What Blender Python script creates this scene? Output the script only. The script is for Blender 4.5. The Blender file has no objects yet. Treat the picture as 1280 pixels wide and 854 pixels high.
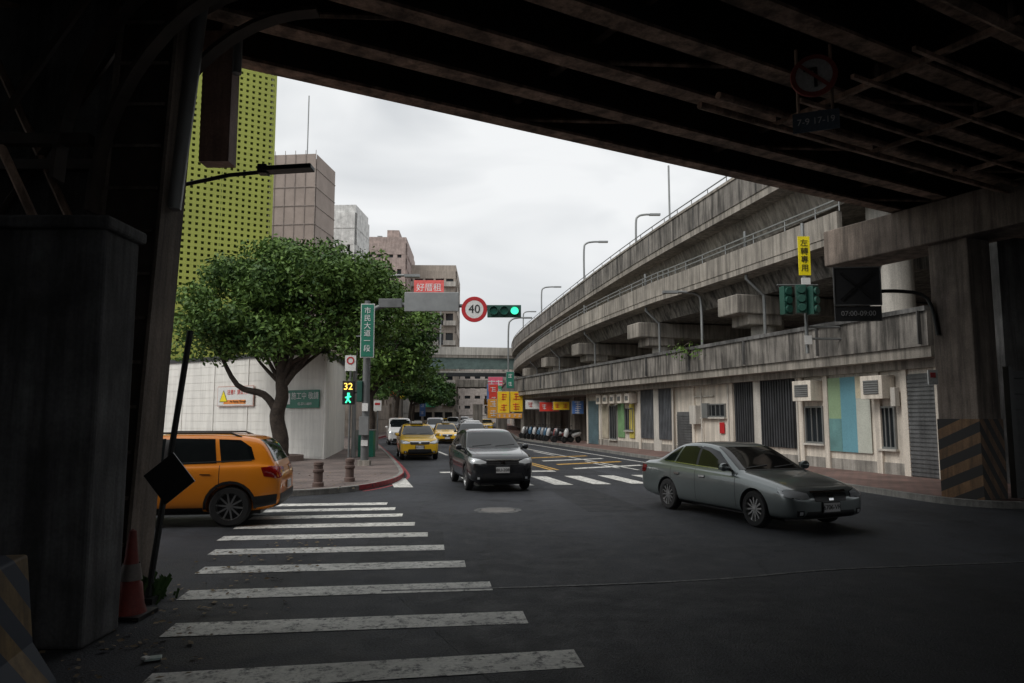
import bpy,bmesh,math,random
import numpy as np
from mathutils import Vector,Matrix
from mathutils.bvhtree import BVHTree
random.seed(7); np.random.seed(7)
S=bpy.context.scene
COL=S.collection

# ------------------------------------------------------------ materials
def _n(nt,t,**k):
    n=nt.nodes.new(t)
    for a,b in k.items(): setattr(n,a,b)
    return n
def M(name,col,rough=.8,metal=0,var=.25,scale=1.5,bump=0.,bscale=30,streak=0.,coat=0,emit=0,fine=.12,spec=.5):
    m=bpy.data.materials.new(name); m.use_nodes=True
    nt=m.node_tree; b=nt.nodes['Principled BSDF']; L=nt.links.new
    b.inputs['Roughness'].default_value=rough; b.inputs['Metallic'].default_value=metal
    b.inputs['Coat Weight'].default_value=coat; b.inputs['Coat Roughness'].default_value=.05
    b.inputs['Specular IOR Level'].default_value=spec
    tc=_n(nt,'ShaderNodeTexCoord')
    n1=_n(nt,'ShaderNodeTexNoise'); n1.inputs['Scale'].default_value=scale; n1.inputs['Detail'].default_value=3; n1.inputs['Roughness'].default_value=.65
    L(tc.outputs['Object'],n1.inputs['Vector'])
    mr=_n(nt,'ShaderNodeMapRange'); mr.inputs['From Min'].default_value=.3; mr.inputs['From Max'].default_value=.7
    mr.inputs['To Min'].default_value=1-var; mr.inputs['To Max'].default_value=1+var
    L(n1.outputs['Fac'],mr.inputs['Value'])
    last=mr.outputs[0]
    if bump or fine>.1:
        n2=_n(nt,'ShaderNodeTexNoise'); n2.inputs['Scale'].default_value=bscale; n2.inputs['Detail'].default_value=1
        L(tc.outputs['Object'],n2.inputs['Vector'])
        mf=_n(nt,'ShaderNodeMapRange'); mf.inputs['From Min'].default_value=.3; mf.inputs['From Max'].default_value=.7
        mf.inputs['To Min'].default_value=1-fine; mf.inputs['To Max'].default_value=1+fine
        L(n2.outputs['Fac'],mf.inputs['Value'])
        mu=_n(nt,'ShaderNodeMath',operation='MULTIPLY'); L(mr.outputs[0],mu.inputs[0]); L(mf.outputs[0],mu.inputs[1])
        last=mu.outputs[0]
    if streak:
        mp=_n(nt,'ShaderNodeMapping'); mp.inputs['Scale'].default_value=(2.4,2.4,.18)
        L(tc.outputs['Object'],mp.inputs['Vector'])
        n3=_n(nt,'ShaderNodeTexNoise'); n3.inputs['Scale'].default_value=1.6; n3.inputs['Detail'].default_value=4; n3.inputs['Roughness'].default_value=.7
        L(mp.outputs[0],n3.inputs['Vector'])
        m3=_n(nt,'ShaderNodeMapRange'); m3.inputs['From Min'].default_value=.38; m3.inputs['From Max'].default_value=.6
        m3.inputs['To Min'].default_value=1-streak; m3.inputs['To Max'].default_value=1.08
        L(n3.outputs['Fac'],m3.inputs['Value'])
        m4=_n(nt,'ShaderNodeMath',operation='MULTIPLY'); L(last,m4.inputs[0]); L(m3.outputs[0],m4.inputs[1]); last=m4.outputs[0]
    vm=_n(nt,'ShaderNodeVectorMath',operation='SCALE'); vm.inputs[0].default_value=col[:3]
    L(last,vm.inputs['Scale']); L(vm.outputs[0],b.inputs['Base Color'])
    if bump:
        bp=_n(nt,'ShaderNodeBump'); bp.inputs['Strength'].default_value=bump; bp.inputs['Distance'].default_value=.02
        L(n2.outputs['Fac'],bp.inputs['Height']); L(bp.outputs[0],b.inputs['Normal'])
    if emit:
        b.inputs['Emission Color'].default_value=(*col[:3],1); b.inputs['Emission Strength'].default_value=emit
    return m
def hazard(name,c1,c2,freq=2.2,rough=.7):
    m=M(name,c1,rough,var=.35,streak=.5); nt=m.node_tree; L=nt.links.new; b=nt.nodes['Principled BSDF']
    tc=_n(nt,'ShaderNodeTexCoord'); sp=_n(nt,'ShaderNodeSeparateXYZ'); L(tc.outputs['Object'],sp.inputs[0])
    a=_n(nt,'ShaderNodeMath',operation='ADD'); L(sp.outputs['X'],a.inputs[0]); L(sp.outputs['Y'],a.inputs[1])
    a2=_n(nt,'ShaderNodeMath',operation='ADD'); L(a.outputs[0],a2.inputs[0]); L(sp.outputs['Z'],a2.inputs[1])
    mm=_n(nt,'ShaderNodeMath',operation='MULTIPLY'); L(a2.outputs[0],mm.inputs[0]); mm.inputs[1].default_value=freq
    fr=_n(nt,'ShaderNodeMath',operation='FRACT'); L(mm.outputs[0],fr.inputs[0])
    gt=_n(nt,'ShaderNodeMath',operation='GREATER_THAN'); L(fr.outputs[0],gt.inputs[0]); gt.inputs[1].default_value=.5
    src=b.inputs['Base Color'].links[0].from_socket
    mx=_n(nt,'ShaderNodeMix',data_type='RGBA'); L(gt.outputs[0],mx.inputs['Factor']); L(src,mx.inputs['A']); mx.inputs['B'].default_value=(*c2,1)
    L(mx.outputs['Result'],b.inputs['Base Color']); return m
def wornpaint(name,col,under=(.04,.042,.045),lo=.38,hi=.5,sc=7):
    m=M(name,col,.7,var=.2,scale=1.2); nt=m.node_tree; L=nt.links.new; b=nt.nodes['Principled BSDF']
    tc=_n(nt,'ShaderNodeTexCoord'); n=_n(nt,'ShaderNodeTexNoise'); n.inputs['Scale'].default_value=sc; n.inputs['Detail'].default_value=7; n.inputs['Roughness'].default_value=.82
    L(tc.outputs['Object'],n.inputs['Vector'])
    mr=_n(nt,'ShaderNodeMapRange'); mr.inputs['From Min'].default_value=lo; mr.inputs['From Max'].default_value=hi
    L(n.outputs['Fac'],mr.inputs['Value'])
    src=b.inputs['Base Color'].links[0].from_socket
    mx=_n(nt,'ShaderNodeMix',data_type='RGBA'); L(mr.outputs[0],mx.inputs['Factor']); mx.inputs['A'].default_value=(*under,1); L(src,mx.inputs['B'])
    L(mx.outputs['Result'],b.inputs['Base Color']); return m
def tiles(name,c1,c2,sx=.4,sy=.2,mortar=(.08,.075,.07)):
    m=M(name,c1,.85,fine=0); nt=m.node_tree; L=nt.links.new; b=nt.nodes['Principled BSDF']
    tc=_n(nt,'ShaderNodeTexCoord'); br=_n(nt,'ShaderNodeTexBrick'); L(tc.outputs['Object'],br.inputs['Vector'])
    br.inputs['Color1'].default_value=(*c1,1); br.inputs['Color2'].default_value=(*c2,1); br.inputs['Mortar'].default_value=(*mortar,1)
    br.inputs['Scale'].default_value=1; br.inputs['Brick Width'].default_value=sx; br.inputs['Row Height'].default_value=sy; br.inputs['Mortar Size'].default_value=.012
    n=_n(nt,'ShaderNodeTexNoise'); n.inputs['Scale'].default_value=.9; n.inputs['Detail'].default_value=4; L(tc.outputs['Object'],n.inputs['Vector'])
    mr=_n(nt,'ShaderNodeMapRange'); mr.inputs['From Min'].default_value=.3; mr.inputs['From Max'].default_value=.7; mr.inputs['To Min'].default_value=.6; mr.inputs['To Max'].default_value=1.2
    L(n.outputs['Fac'],mr.inputs['Value'])
    vm=_n(nt,'ShaderNodeVectorMath',operation='SCALE'); L(br.outputs['Color'],vm.inputs[0]); L(mr.outputs[0],vm.inputs['Scale'])
    L(vm.outputs[0],b.inputs['Base Color']); return m

def asphalt(name,base):
    m=bpy.data.materials.new(name); m.use_nodes=True; nt=m.node_tree; L=nt.links.new; b=nt.nodes['Principled BSDF']
    tc=_n(nt,'ShaderNodeTexCoord')
    def noise(s,d=3,r=.6,vec=None):
        n=_n(nt,'ShaderNodeTexNoise'); n.inputs['Scale'].default_value=s; n.inputs['Detail'].default_value=d; n.inputs['Roughness'].default_value=r; L(vec or tc.outputs['Object'],n.inputs['Vector']); return n
    def rng(s,a,b_,c,d):
        k=_n(nt,'ShaderNodeMapRange'); k.inputs['From Min'].default_value=a;k.inputs['From Max'].default_value=b_;k.inputs['To Min'].default_value=c;k.inputs['To Max'].default_value=d; L(s,k.inputs['Value']); return k.outputs[0]
    nb=noise(.22,5); big=rng(nb.outputs['Fac'],.35,.65,.66,1.32)
    nm=noise(2.5,5,.75); mid=rng(nm.outputs['Fac'],.35,.65,.74,1.28)
    fin=rng(noise(50,2,.7).outputs['Fac'],.35,.7,.45,2.1)
    sp=rng(noise(.9,2).outputs['Fac'],.6,.72,1,.55)
    mp=_n(nt,'ShaderNodeMapping'); mp.inputs['Rotation'].default_value=(0,0,-.22); mp.inputs['Scale'].default_value=(.9,.05,1); L(tc.outputs['Object'],mp.inputs[0])
    ty=rng(noise(1.0,3,.5,mp.outputs[0]).outputs['Fac'],.35,.65,.76,1.22)
    vo=_n(nt,'ShaderNodeTexVoronoi',feature='DISTANCE_TO_EDGE'); vo.inputs['Scale'].default_value=.23
    ad=_n(nt,'ShaderNodeVectorMath',operation='ADD'); sc=_n(nt,'ShaderNodeVectorMath',operation='SCALE'); sc.inputs['Scale'].default_value=.7
    L(nm.outputs['Color'],sc.inputs[0]); L(tc.outputs['Object'],ad.inputs[0]); L(sc.outputs[0],ad.inputs[1]); L(ad.outputs[0],vo.inputs['Vector'])
    cr=rng(vo.outputs['Distance'],0,.006,.45,1)
    last=big
    for o in (mid,fin,sp,cr,ty):
        k=_n(nt,'ShaderNodeMath',operation='MULTIPLY'); L(last,k.inputs[0]); L(o,k.inputs[1]); last=k.outputs[0]
    vm=_n(nt,'ShaderNodeVectorMath',operation='SCALE'); vm.inputs[0].default_value=base; L(last,vm.inputs['Scale']); L(vm.outputs[0],b.inputs['Base Color'])
    L(rng(nm.outputs['Fac'],.3,.7,.6,.85),b.inputs['Roughness']); b.inputs['Specular IOR Level'].default_value=.35
    bp=_n(nt,'ShaderNodeBump'); bp.inputs['Strength'].default_value=.4; bp.inputs['Distance'].default_value=.01; L(fin,bp.inputs['Height']); L(bp.outputs[0],b.inputs['Normal'])
    return m

mAsph=asphalt('asphalt',(.0285,.0305,.036)); mAsph2=asphalt('asphalt_patch_and_shadow',(.017,.0185,.022))
mGround=M('ground_mat',(.07,.07,.068),.9)
mPave=tiles('sidewalk_pavers',(.20,.15,.135),(.15,.12,.11),.4,.2)
mPaveR=tiles('sidewalk_pavers_red',(.22,.13,.11),(.17,.105,.09),.3,.3)
mKerb=M('kerb_concrete',(.22,.215,.2),.85,streak=.3)
mWhiteP=wornpaint('white_paint',(.66,.65,.61),under=(.07,.072,.074)); mYelP=wornpaint('yellow_paint',(.6,.34,.05)); mRedP=wornpaint('red_paint',(.28,.035,.04))
mFaint=wornpaint('faint_grey',(.16,.16,.155),lo=.45,hi=.62)
mSteel=M('dark_steel',(.05,.038,.032),.75,var=.5,fine=0); mFlange=M('rusty_flange',(.36,.25,.19),.85,var=.6,scale=1.2,streak=.6)
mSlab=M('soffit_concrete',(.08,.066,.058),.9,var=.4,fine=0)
mConc=M('concrete',(.32,.292,.255),.9,var=.28,scale=.5,streak=.5,bump=.15)
mConcL=M('concrete_light',(.52,.495,.45),.9,var=.12,scale=.5,streak=.22)
mConcD=M('concrete_stained',(.22,.203,.183),.9,var=.4,scale=.8,streak=.75,bump=.2)
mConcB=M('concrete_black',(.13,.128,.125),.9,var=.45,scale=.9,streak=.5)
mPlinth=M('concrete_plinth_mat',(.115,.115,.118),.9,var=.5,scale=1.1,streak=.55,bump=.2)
mPierC=M('pier_concrete',(.19,.155,.13),.9,var=.4,scale=.8,streak=.55,bump=.2)
mWall=M('cream_render',(.68,.62,.54),.85,var=.1,scale=.6,streak=.25)
mHoard=M('hoarding_white',(.78,.765,.72),.6,var=.05,streak=.10,fine=0)
mCoping=M('dark_coping',(.03,.032,.035),.6,fine=0)
mMetal=M('galvanised',(.28,.29,.29),.5,.6,var=.15,fine=0); mPoleD=M('dark_pole',(.03,.032,.032),.5,.3,fine=0); mPoleG=M('grey_pole',(.16,.165,.165),.5,.3,fine=0)
mBlack=M('black_plastic',(.012,.012,.013),.45,fine=0); mRubber=M('rubber',(.018,.018,.019),.85,fine=0)
mGlass=M('car_glass',(.006,.008,.009),.05,var=.05,spec=.5,fine=0); mWin=M('window_glass',(.012,.016,.02),.2,var=.4,scale=.3,spec=.4,fine=0)
mChrome=M('chrome',(.55,.56,.57),.12,1,var=.05,fine=0); mAlloy=M('alloy',(.42,.42,.42),.3,.9,var=.05,fine=0); mAlloyD=M('alloy_dark',(.09,.09,.09),.35,.8,var=.05,fine=0)
mLampC=M('lamp_clear',(.75,.78,.8),.08,.3,var=.1,coat=1,fine=0); mLampR=M('lamp_red',(.32,.01,.01),.15,coat=1,fine=0)
mPlate=M('plate_white',(.6,.6,.6),.4,var=.03,fine=0); mTxtK=M('text_black',(.01,.01,.01),.6,fine=0); mTxtR=M('text_red',(.6,.03,.02),.5,fine=0); mTxtW=M('text_white',(.75,.75,.75),.5,fine=0)
mGreenS=M('sign_green',(.015,.17,.11),.45,var=.08); mSigW=M('sign_white',(.72,.72,.7),.45,var=.05); mSigR=M('sign_red',(.5,.02,.025),.45,var=.05); mSigY=M('sign_yellow',(.9,.74,.01),.5,var=.05)
mSigDim=M('sign_dim',(.10,.13,.17),.6); mSigDimK=M('sign_black',(.03,.031,.033),.6); mSigBacklit=M('sign_backlit_white',(.55,.55,.54),.6); mSigDimR=M('sign_dim_red',(.33,.07,.06),.6)  # hanging sign's white, red and plate colours dimmed to paint in backlit shade
mLit=M('signal_green_lit',(.05,.9,.45),.3,emit=1.6,var=0,fine=0); mLitY=M('signal_amber_lit',(1,.62,.1),.3,emit=2.2,var=0,fine=0); mLens=M('signal_lens',(.03,.22,.16),.2,fine=0)
mHousing=M('signal_green_housing',(.015,.075,.055),.5)
mHaz=hazard('hazard_stripes',(.17,.095,.045),(.02,.018,.017),2.1); mHazB=hazard('hazard_barrier',(.17,.11,.045),(.025,.035,.055),3)
mCorr=M('corrugated_dark',(.055,.058,.064),.6,.3,var=.2,streak=.3); mShut=M('shutter_grey',(.17,.175,.18),.5,.4,streak=.3)

# ------------------------------------------------------------ mesh builder
class MB:
    def __init__(s): s.v=[];s.f=[];s.m=[];s.mats=[]
    def mi(s,m):
        if m not in s.mats: s.mats.append(m)
        return s.mats.index(m)
    def add(s,vs,fs,m):
        o=len(s.v); s.v+= [tuple(p) for p in vs]; k=s.mi(m)
        for f in fs: s.f.append(tuple(i+o for i in f)); s.m.append(k)
    def box(s,c,d,m,rz=0,R=None):
        if R is None: R=Matrix.Rotation(rz,3,'Z')
        c=Vector(c); vs=[]
        for x in(-.5,.5):
            for y in(-.5,.5):
                for z in(-.5,.5): vs.append(c+R@Vector((x*d[0],y*d[1],z*d[2])))
        s.add(vs,[(0,1,3,2),(4,6,7,5),(0,4,5,1),(2,3,7,6),(0,2,6,4),(1,5,7,3)],m)
    def lean(s,x0,x1,y0,y1,z0,z1,sh,m):
        vs=[(x+(sh if z==z1 else 0),y,z) for x in(x0,x1) for y in(y0,y1) for z in(z0,z1)]
        s.add(vs,[(0,1,3,2),(4,6,7,5),(0,4,5,1),(2,3,7,6),(0,2,6,4),(1,5,7,3)],m)
    def seg(s,p,q,w,z0,z1,m,off=0):
        p=Vector(p[:2]);q=Vector(q[:2]);d=(q-p);l=d.length;d/=l;n=Vector((d.y,-d.x));c=(p+q)/2+n*off
        s.box((c.x,c.y,(z0+z1)/2),(l,w,z1-z0),m,math.atan2(d.y,d.x))
    def prism(s,pts,z0,z1,m,mtop=None):
        n=len(pts); vs=[(p[0],p[1],z0) for p in pts]+[(p[0],p[1],z1) for p in pts]
        s.add(vs,[(i,(i+1)%n,(i+1)%n+n,i+n) for i in range(n)]+[tuple(range(n))[::-1]],m)
        s.add([(p[0],p[1],z1) for p in pts],[tuple(range(n))],mtop or m)
    def cyl(s,p,q,r1,m,r2=None,n=12,cap=True):
        if r2 is None:r2=r1
        p=Vector(p);q=Vector(q);a=(q-p).normalized();u=a.orthogonal().normalized();w=a.cross(u)
        vs=[]
        for c,r in((p,r1),(q,r2)):
            for i in range(n):
                t=2*math.pi*i/n; vs.append(c+u*math.cos(t)*r+w*math.sin(t)*r)
        fs=[(i,(i+1)%n,(i+1)%n+n,i+n) for i in range(n)]
        if cap: fs+=[tuple(range(n))[::-1],tuple(range(n,2*n))]
        s.add(vs,fs,m)
    def tube(s,pts,rs,m,n=8):
        pts=[Vector(p) for p in pts]
        if not hasattr(rs,'__len__'): rs=[rs]*len(pts)
        rs=list(rs)+[rs[-1]]*max(0,len(pts)-len(rs))
        vs=[];u=None
        for i,p in enumerate(pts):
            a=(pts[min(i+1,len(pts)-1)]-pts[max(i-1,0)]).normalized()
            if u is None:u=a.orthogonal().normalized()
            else: u=(u-a*u.dot(a)).normalized()
            w=a.cross(u)
            for k in range(n):
                t=2*math.pi*k/n; vs.append(p+(u*math.cos(t)+w*math.sin(t))*rs[i])
        fs=[]
        for i in range(len(pts)-1):
            for k in range(n): fs.append((i*n+k,i*n+(k+1)%n,(i+1)*n+(k+1)%n,(i+1)*n+k))
        fs+=[tuple(range(n))[::-1],tuple(range((len(pts)-1)*n,len(pts)*n))]
        s.add(vs,fs,m)
    def lathe(s,prof,m,axis='Z',c=(0,0,0),n=20):
        vs=[]
        for r,h in prof:
            for k in range(n):
                t=2*math.pi*k/n;a,b=r*math.cos(t),r*math.sin(t)
                v={'Z':(a,b,h),'Y':(a,h,b),'X':(h,a,b)}[axis]; vs.append((v[0]+c[0],v[1]+c[1],v[2]+c[2]))
        s.add(vs,[(i*n+k,i*n+(k+1)%n,(i+1)*n+(k+1)%n,(i+1)*n+k) for i in range(len(prof)-1) for k in range(n)],m)
    def sweep(s,path,prof,m):
        P=[Vector(p[:2]) for p in path]; vs=[];n=len(prof)
        for i,p in enumerate(P):
            a=(P[min(i+1,len(P)-1)]-P[max(i-1,0)]).normalized(); r=Vector((a.y,-a.x))
            for o,z in prof: q=p+r*o; vs.append((q.x,q.y,z))
        fs=[(i*n+k,i*n+(k+1)%n,(i+1)*n+(k+1)%n,(i+1)*n+k) for i in range(len(P)-1) for k in range(n)]
        fs+=[tuple(range(n)),tuple(range((len(P)-1)*n,len(P)*n))[::-1]]
        s.add(vs,fs,m)
    def build(s,name,parent=None,bevel=0,smooth=0,loc=(0,0,0),rz=0,recalc=True):
        me=bpy.data.meshes.new(name); me.from_pydata(s.v,[],s.f)
        for m in s.mats: me.materials.append(m)
        me.polygons.foreach_set('material_index',s.m)
        if recalc:
            bm=bmesh.new();bm.from_mesh(me);bmesh.ops.recalc_face_normals(bm,faces=bm.faces);bm.to_mesh(me);bm.free()
        if smooth:
            me.polygons.foreach_set('use_smooth',[True]*len(me.polygons)); me.set_sharp_from_angle(angle=math.radians(smooth))
        o=bpy.data.objects.new(name,me); COL.objects.link(o); o.location=loc; o.rotation_euler=(0,0,rz)
        if parent: o.parent=parent
        if bevel:
            b=o.modifiers.new('bevel','BEVEL'); b.width=bevel; b.segments=2; b.limit_method='ANGLE'
        return o
def root(name,loc=(0,0,0),rz=0):
    e=bpy.data.objects.new(name,None); COL.objects.link(e); e.location=loc; e.rotation_euler=(0,0,rz); e.empty_display_size=.3; return e
def txt(body,loc,size,m,parent=None,rz=0,name='lettering'):
    c=bpy.data.curves.new(name,'FONT'); c.body=body; c.size=size; c.align_x='CENTER'; c.align_y='CENTER'; c.extrude=.003
    c.materials.append(m); o=bpy.data.objects.new(name,c); COL.objects.link(o); o.location=loc; o.rotation_euler=(math.pi/2,0,rz)
    if parent:o.parent=parent
    return o
def smooth_path(pts,sub=6):
    pts=[Vector(p) for p in pts]; out=[]
    for i in range(len(pts)-1):
        p0=pts[max(i-1,0)];p1=pts[i];p2=pts[i+1];p3=pts[min(i+2,len(pts)-1)]
        for k in range(sub):
            t=k/sub; out.append(.5*((2*p1)+(-p0+p2)*t+(2*p0-5*p1+4*p2-p3)*t*t+(-p0+3*p1-3*p2+p3)*t**3))
    out.append(pts[-1]); return out

# ------------------------------------------------------------ ground & roads
b=MB(); b.add([(-900,-900,-.01),(900,-900,-.01),(900,1200,-.01),(-900,1200,-.01)],[(0,1,2,3)],mGround); b.build('ground')
b=MB(); 
b.add([(-80,-60,0),(80,-60,0),(80,30,0),(12,30,0),(2,62,0),(1.5,76,0),(-4,240,0),(-18,240,0),(-14,75,0),(-12.5,57.5,0),(-8,36,0),(-8,22,0),(-80,22,0)],[tuple(range(13))],mAsph); b.build('road')
kl=[(-9,17.65),(-7.4,17.9),(-6.1,18.1),(-4.9,18.65),(-4.1,19.6),(-3.65,21),(-3.5,22.9),(-3.9,26),(-6.2,36.6),(-8.6,47),(-10.9,57.2),(-11.9,66),(-12.3,77),(-14,115)]
kl=[(-80,8)]+[(p.x,p.y) for p in smooth_path([(*p,0) for p in kl],4)]+[(-18.8,240)]
b=MB(); b.prism(kl+[(-80,240)],-.005,.13,mKerb,mPave)
b.build('pavement')
b=MB(); b.sweep(kl,[(-.16,.10),(-.16,.145),(0.004,.145),(0.004,.10)],mKerb); b.build('kerb')
b=MB(); b.sweep(kl[17:],[(.10,.0),(.10,.0045),(.20,.0045),(.20,.0)],mRedP); b.sweep(kl[17:],[(.006,.02),(.006,.149),(-.03,.149),(-.03,.02)],mRedP); b.build('kerb_line_marking')
kr=[(14,16.3),(12,15.95),(10.9,15.85),(10.1,16.3),(9.6,17.6),(8.7,22.4),(6.9,31),(3.1,49.5),(.67,60.8),(0,75),(-1.6,115)]
kr=[(80,26)]+[(p.x,p.y) for p in smooth_path([(*p,0) for p in kr],4)]+[(-6,240)]
b=MB(); b.prism(kr+[(80,240)],-.005,.13,mKerb,mPaveR); b.build('pavement')
b=MB(); b.sweep(kr,[(.0,.10),(-.004,.145),(.16,.145),(.16,.10)],mKerb); b.build('kerb')

b=MB()
L_=[(-2.75,5.62),(-3.2,6.98),(-3.66,8.3),(-4.03,9.6),(-4.4,10.85),(-4.75,12.05),(-4.95,13.25),(-5.1,14.4),(-5.5,15.4),(-5.75,16.4)]
R_=[(.58,6.2),(.16,7.42),(-.22,8.75),(-.61,10.02),(-1.01,11.25),(-1.4,12.45),(-1.78,13.65),(-2.19,14.85),(-2.5,15.85),(-2.83,16.75)]
for l,r in zip(L_,R_):
    w=.22; b.add([(l[0],l[1]-w,.006),(r[0],r[1]-w,.006),(r[0]-.05,r[1]+w,.006),(l[0]-.05,l[1]+w,.006)],[(0,1,2,3)],mWhiteP)
b.build('crosswalk_marking')
b=MB()
d=Vector((-.216,.976)); 
for i in range(-1,10):
    if i in(0,): continue
    x0=-1.9+i*1.14; y0=20.7+.19*i
    p=Vector((x0,y0)); q=p+d*3.0; w=.27
    b.add([(p.x-w,p.y,.006),(p.x+w,p.y,.006),(q.x+w,q.y,.006),(q.x-w,q.y,.006)],[(0,1,2,3)],mWhiteP)
b.build('crosswalk_marking')
b=MB()
def dash(x,y,l,w,m,dd=d):
    p=Vector((x,y)); q=p+dd*l; b.add([(p.x-w/2,p.y,.006),(p.x+w/2,p.y,.006),(q.x+w/2,q.y,.006),(q.x-w/2,q.y,.006)],[(0,1,2,3)],m)
b.add([(-2.5,25.6,.006),(1.6,26.3,.006),(1.5,26.8,.006),(-2.6,26.1,.006)],[(0,1,2,3)],mWhiteP)
for lane,m in((-.2,mWhiteP),(5.2,mWhiteP)):
    for k in range(9): 
        y=28+k*9; dash(lane-.22*(y-23),y,4,.15,m)
for s in(2.35,2.6):
    dash(s-.22*4,27,32,.13,mYelP)
for k in range(4):
    b.add([(2.4-.5*k,27.5+2.3*k,.007),(5.3-.5*k,29.4+2.3*k,.007),(5.22-.5*k,29.9+2.3*k,.007),(2.32-.5*k,28.0+2.3*k,.007)],[(0,1,2,3)],mYelP if k%2 else mWhiteP)
dash(5.6-.9,27,18,.14,mWhiteP)
dash(7.6-.9,27,32,.15,mWhiteP)
b.build('lane_marking')
b=MB()
b.add([(-1.4,8.55,.003),(1.3,8.75,.003),(4.4,9.6,.003),(12,10.8,.003),(14,5,.003),(6,2,.003),(.9,3.2,.003)],[tuple(range(7))],mAsph2)  # dark area up to the deck's shadow line, shade painted into the asphalt
b.add([(-2.1,9.95,.0035),(-.9,10.0,.0035),(-1.2,12.8,.0035),(-2.4,12.7,.0035)],[(0,1,2,3)],mAsph2)
b.add([(1.2,24.6,.003),(3.4,25,.003),(-2.6,52,.003),(-4.9,52,.003)],[(0,1,2,3)],mAsph2)
b.add([(1.6,15.4,.003),(2.9,15.5,.003),(2.2,20.2,.003),(1.0,20.0,.003)],[(0,1,2,3)],mAsph2)
b.build('road_repair_and_shadow')
b=MB()
seam=[(-1.5,8.5),(0,8.66),(1.3,8.85),(2.7,9.15),(4.4,9.7),(8,10.3),(13,11.2)]
b.sweep(smooth_path([(*p,0) for p in seam],5),[(-.025,.002),(-.025,.0075),(.03,.0075),(.03,.002)],mFaint)  # paler seam painted in along the edge of the deck's shadow
b.build('deck_shadow_seam')
b=MB(); b.lathe([(0,.012),(.36,.012),(.37,.004)],M('manhole_iron',(.16,.15,.14),.6,.3,bump=.4),n=28); b.lathe([(.38,.004),(.38,.009),(.50,.009),(.51,.002)],mFaint,n=28)
b.build('manhole_cover',loc=(-.3,15.6,0))

# ------------------------------------------------------------ overhead flyover
fo=root('flyover')
E0=Vector((-3.5,10.4)); a_=Vector((.8716,.4903)); n_=Vector((.4903,-.8716)); RZ=math.atan2(a_.y,a_.x)
def W(s,t): return E0+a_*s+n_*t
def fbox(bb,s,t,z,ds,dt,dz,m):
    p=W(s,t); bb.box((p.x,p.y,z),(ds,dt,dz),m,RZ)
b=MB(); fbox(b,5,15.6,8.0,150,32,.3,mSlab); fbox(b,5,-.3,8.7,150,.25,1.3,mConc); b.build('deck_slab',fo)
b=MB(); sp_=1.18
for k in range(22):
    t=.15+sp_*k if k<15 else 16.7+1.9*(k-15)
    fbox(b,5,t,7.48,150,.035,.7,mSteel); fbox(b,5,t,7.12,150,.30,.05,mFlange); fbox(b,5,t,7.81,150,.26,.04,mSteel)
b.build('girders',fo)
b=MB()
for j in range(14):
    s=-20+j*4.8
    fbox(b,s,8,7.60,.14,16,.22,mFlange)
    for k in range(13):
        if (j+k)%2: 
            p=W(s,.15+sp_*k);q=W(s+2.4,.15+sp_*(k+1)); b.cyl((p.x,p.y,7.2),(q.x,q.y,7.2),.04,mFlange,n=5)
for t,z in((2.6,6.95),(3.0,6.95),(6.4,6.8)):
    p=W(6,t);q=W(40,t);b.cyl((p.x,p.y,z),(q.x,q.y,z),.06,mFlange,n=8)
for s0 in (7.6,10.2,12.8,15.4):
    fbox(b,s0,4.6,6.9,.08,3.8,.08,mFlange)
    for t in(2.8,4.6,6.4): fbox(b,s0,t,7.0,.06,.06,.3,mSteel)
for t in(2.8,3.7,4.6,5.5,6.4): fbox(b,11.5,t,6.82,9,.06,.06,mFlange)
b.build('bracing',fo)
px,py=10.65,16.85
cdir=Vector((-.44,.90)).normalized(); crz=math.atan2(cdir.y,cdir.x)
b=MB(); b.box((px,py,3.1),(.95,.85,6.2),mPierC,crz); b.build('pier_column',fo,bevel=.03)
b=MB(); b.box((px,py,1.03),(.98,.88,1.8),mHaz,crz); b.build('pier_hazard_band',fo)
b=MB(); c=Vector((px,py))+cdir*(-7.4)
b.box((c.x,c.y,6.58),(21.4,1.3,.98),mPierC,crz); b.build('pier_cap',fo,bevel=.03)
p=Vector((px,py))-cdir*13
b=MB(); b.box((p.x,p.y,3.05),(1.2,1.1,6.1),mPierC,crz); b.build('pier_column',fo)
b=MB()
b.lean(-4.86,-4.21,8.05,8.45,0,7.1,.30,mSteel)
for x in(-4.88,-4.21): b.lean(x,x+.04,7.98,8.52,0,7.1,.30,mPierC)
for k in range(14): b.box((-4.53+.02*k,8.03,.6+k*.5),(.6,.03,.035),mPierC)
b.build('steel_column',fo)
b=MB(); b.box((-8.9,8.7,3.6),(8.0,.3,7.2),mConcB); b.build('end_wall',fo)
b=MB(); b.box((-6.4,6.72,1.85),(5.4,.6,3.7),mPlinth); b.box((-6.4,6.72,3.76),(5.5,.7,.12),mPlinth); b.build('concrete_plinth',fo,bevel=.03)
b=MB()
for yy in(7.6,8.4):
    for off in(0,.4):
        arc=[(-4.55-off+2.15*(1-math.cos(t)),yy,4.2+off*.9+2.75*math.sin(t)) for t in np.linspace(0,math.pi/2,14)]
        for i in range(13):
            p,q=Vector(arc[i]),Vector(arc[i+1]); mid=(p+q)/2; dd=q-p; an=math.atan2(dd.z,dd.x)
            b.box(mid,(dd.length*1.06,.2,.05),mSteel,R=Matrix.Rotation(-an,3,'Y'))
    b.cyl((-6.6,yy,3.6),(-4.6,yy,6.9),.05,mSteel,n=5); b.cyl((-4.9,yy,3.6),(-6.6,yy,6.9),.05,mFlange,n=5)
    b.cyl((-8.4,yy,3.6),(-6.6,yy,6.9),.05,mSteel,n=5); b.cyl((-6.6,yy,3.6),(-8.4,yy,6.9),.05,mSteel,n=5)
    b.box((-6.6,yy,5.3),(.16,.16,3.5),mSteel); b.box((-7,yy,5.0),(4.8,.12,.12),mSteel)
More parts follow.
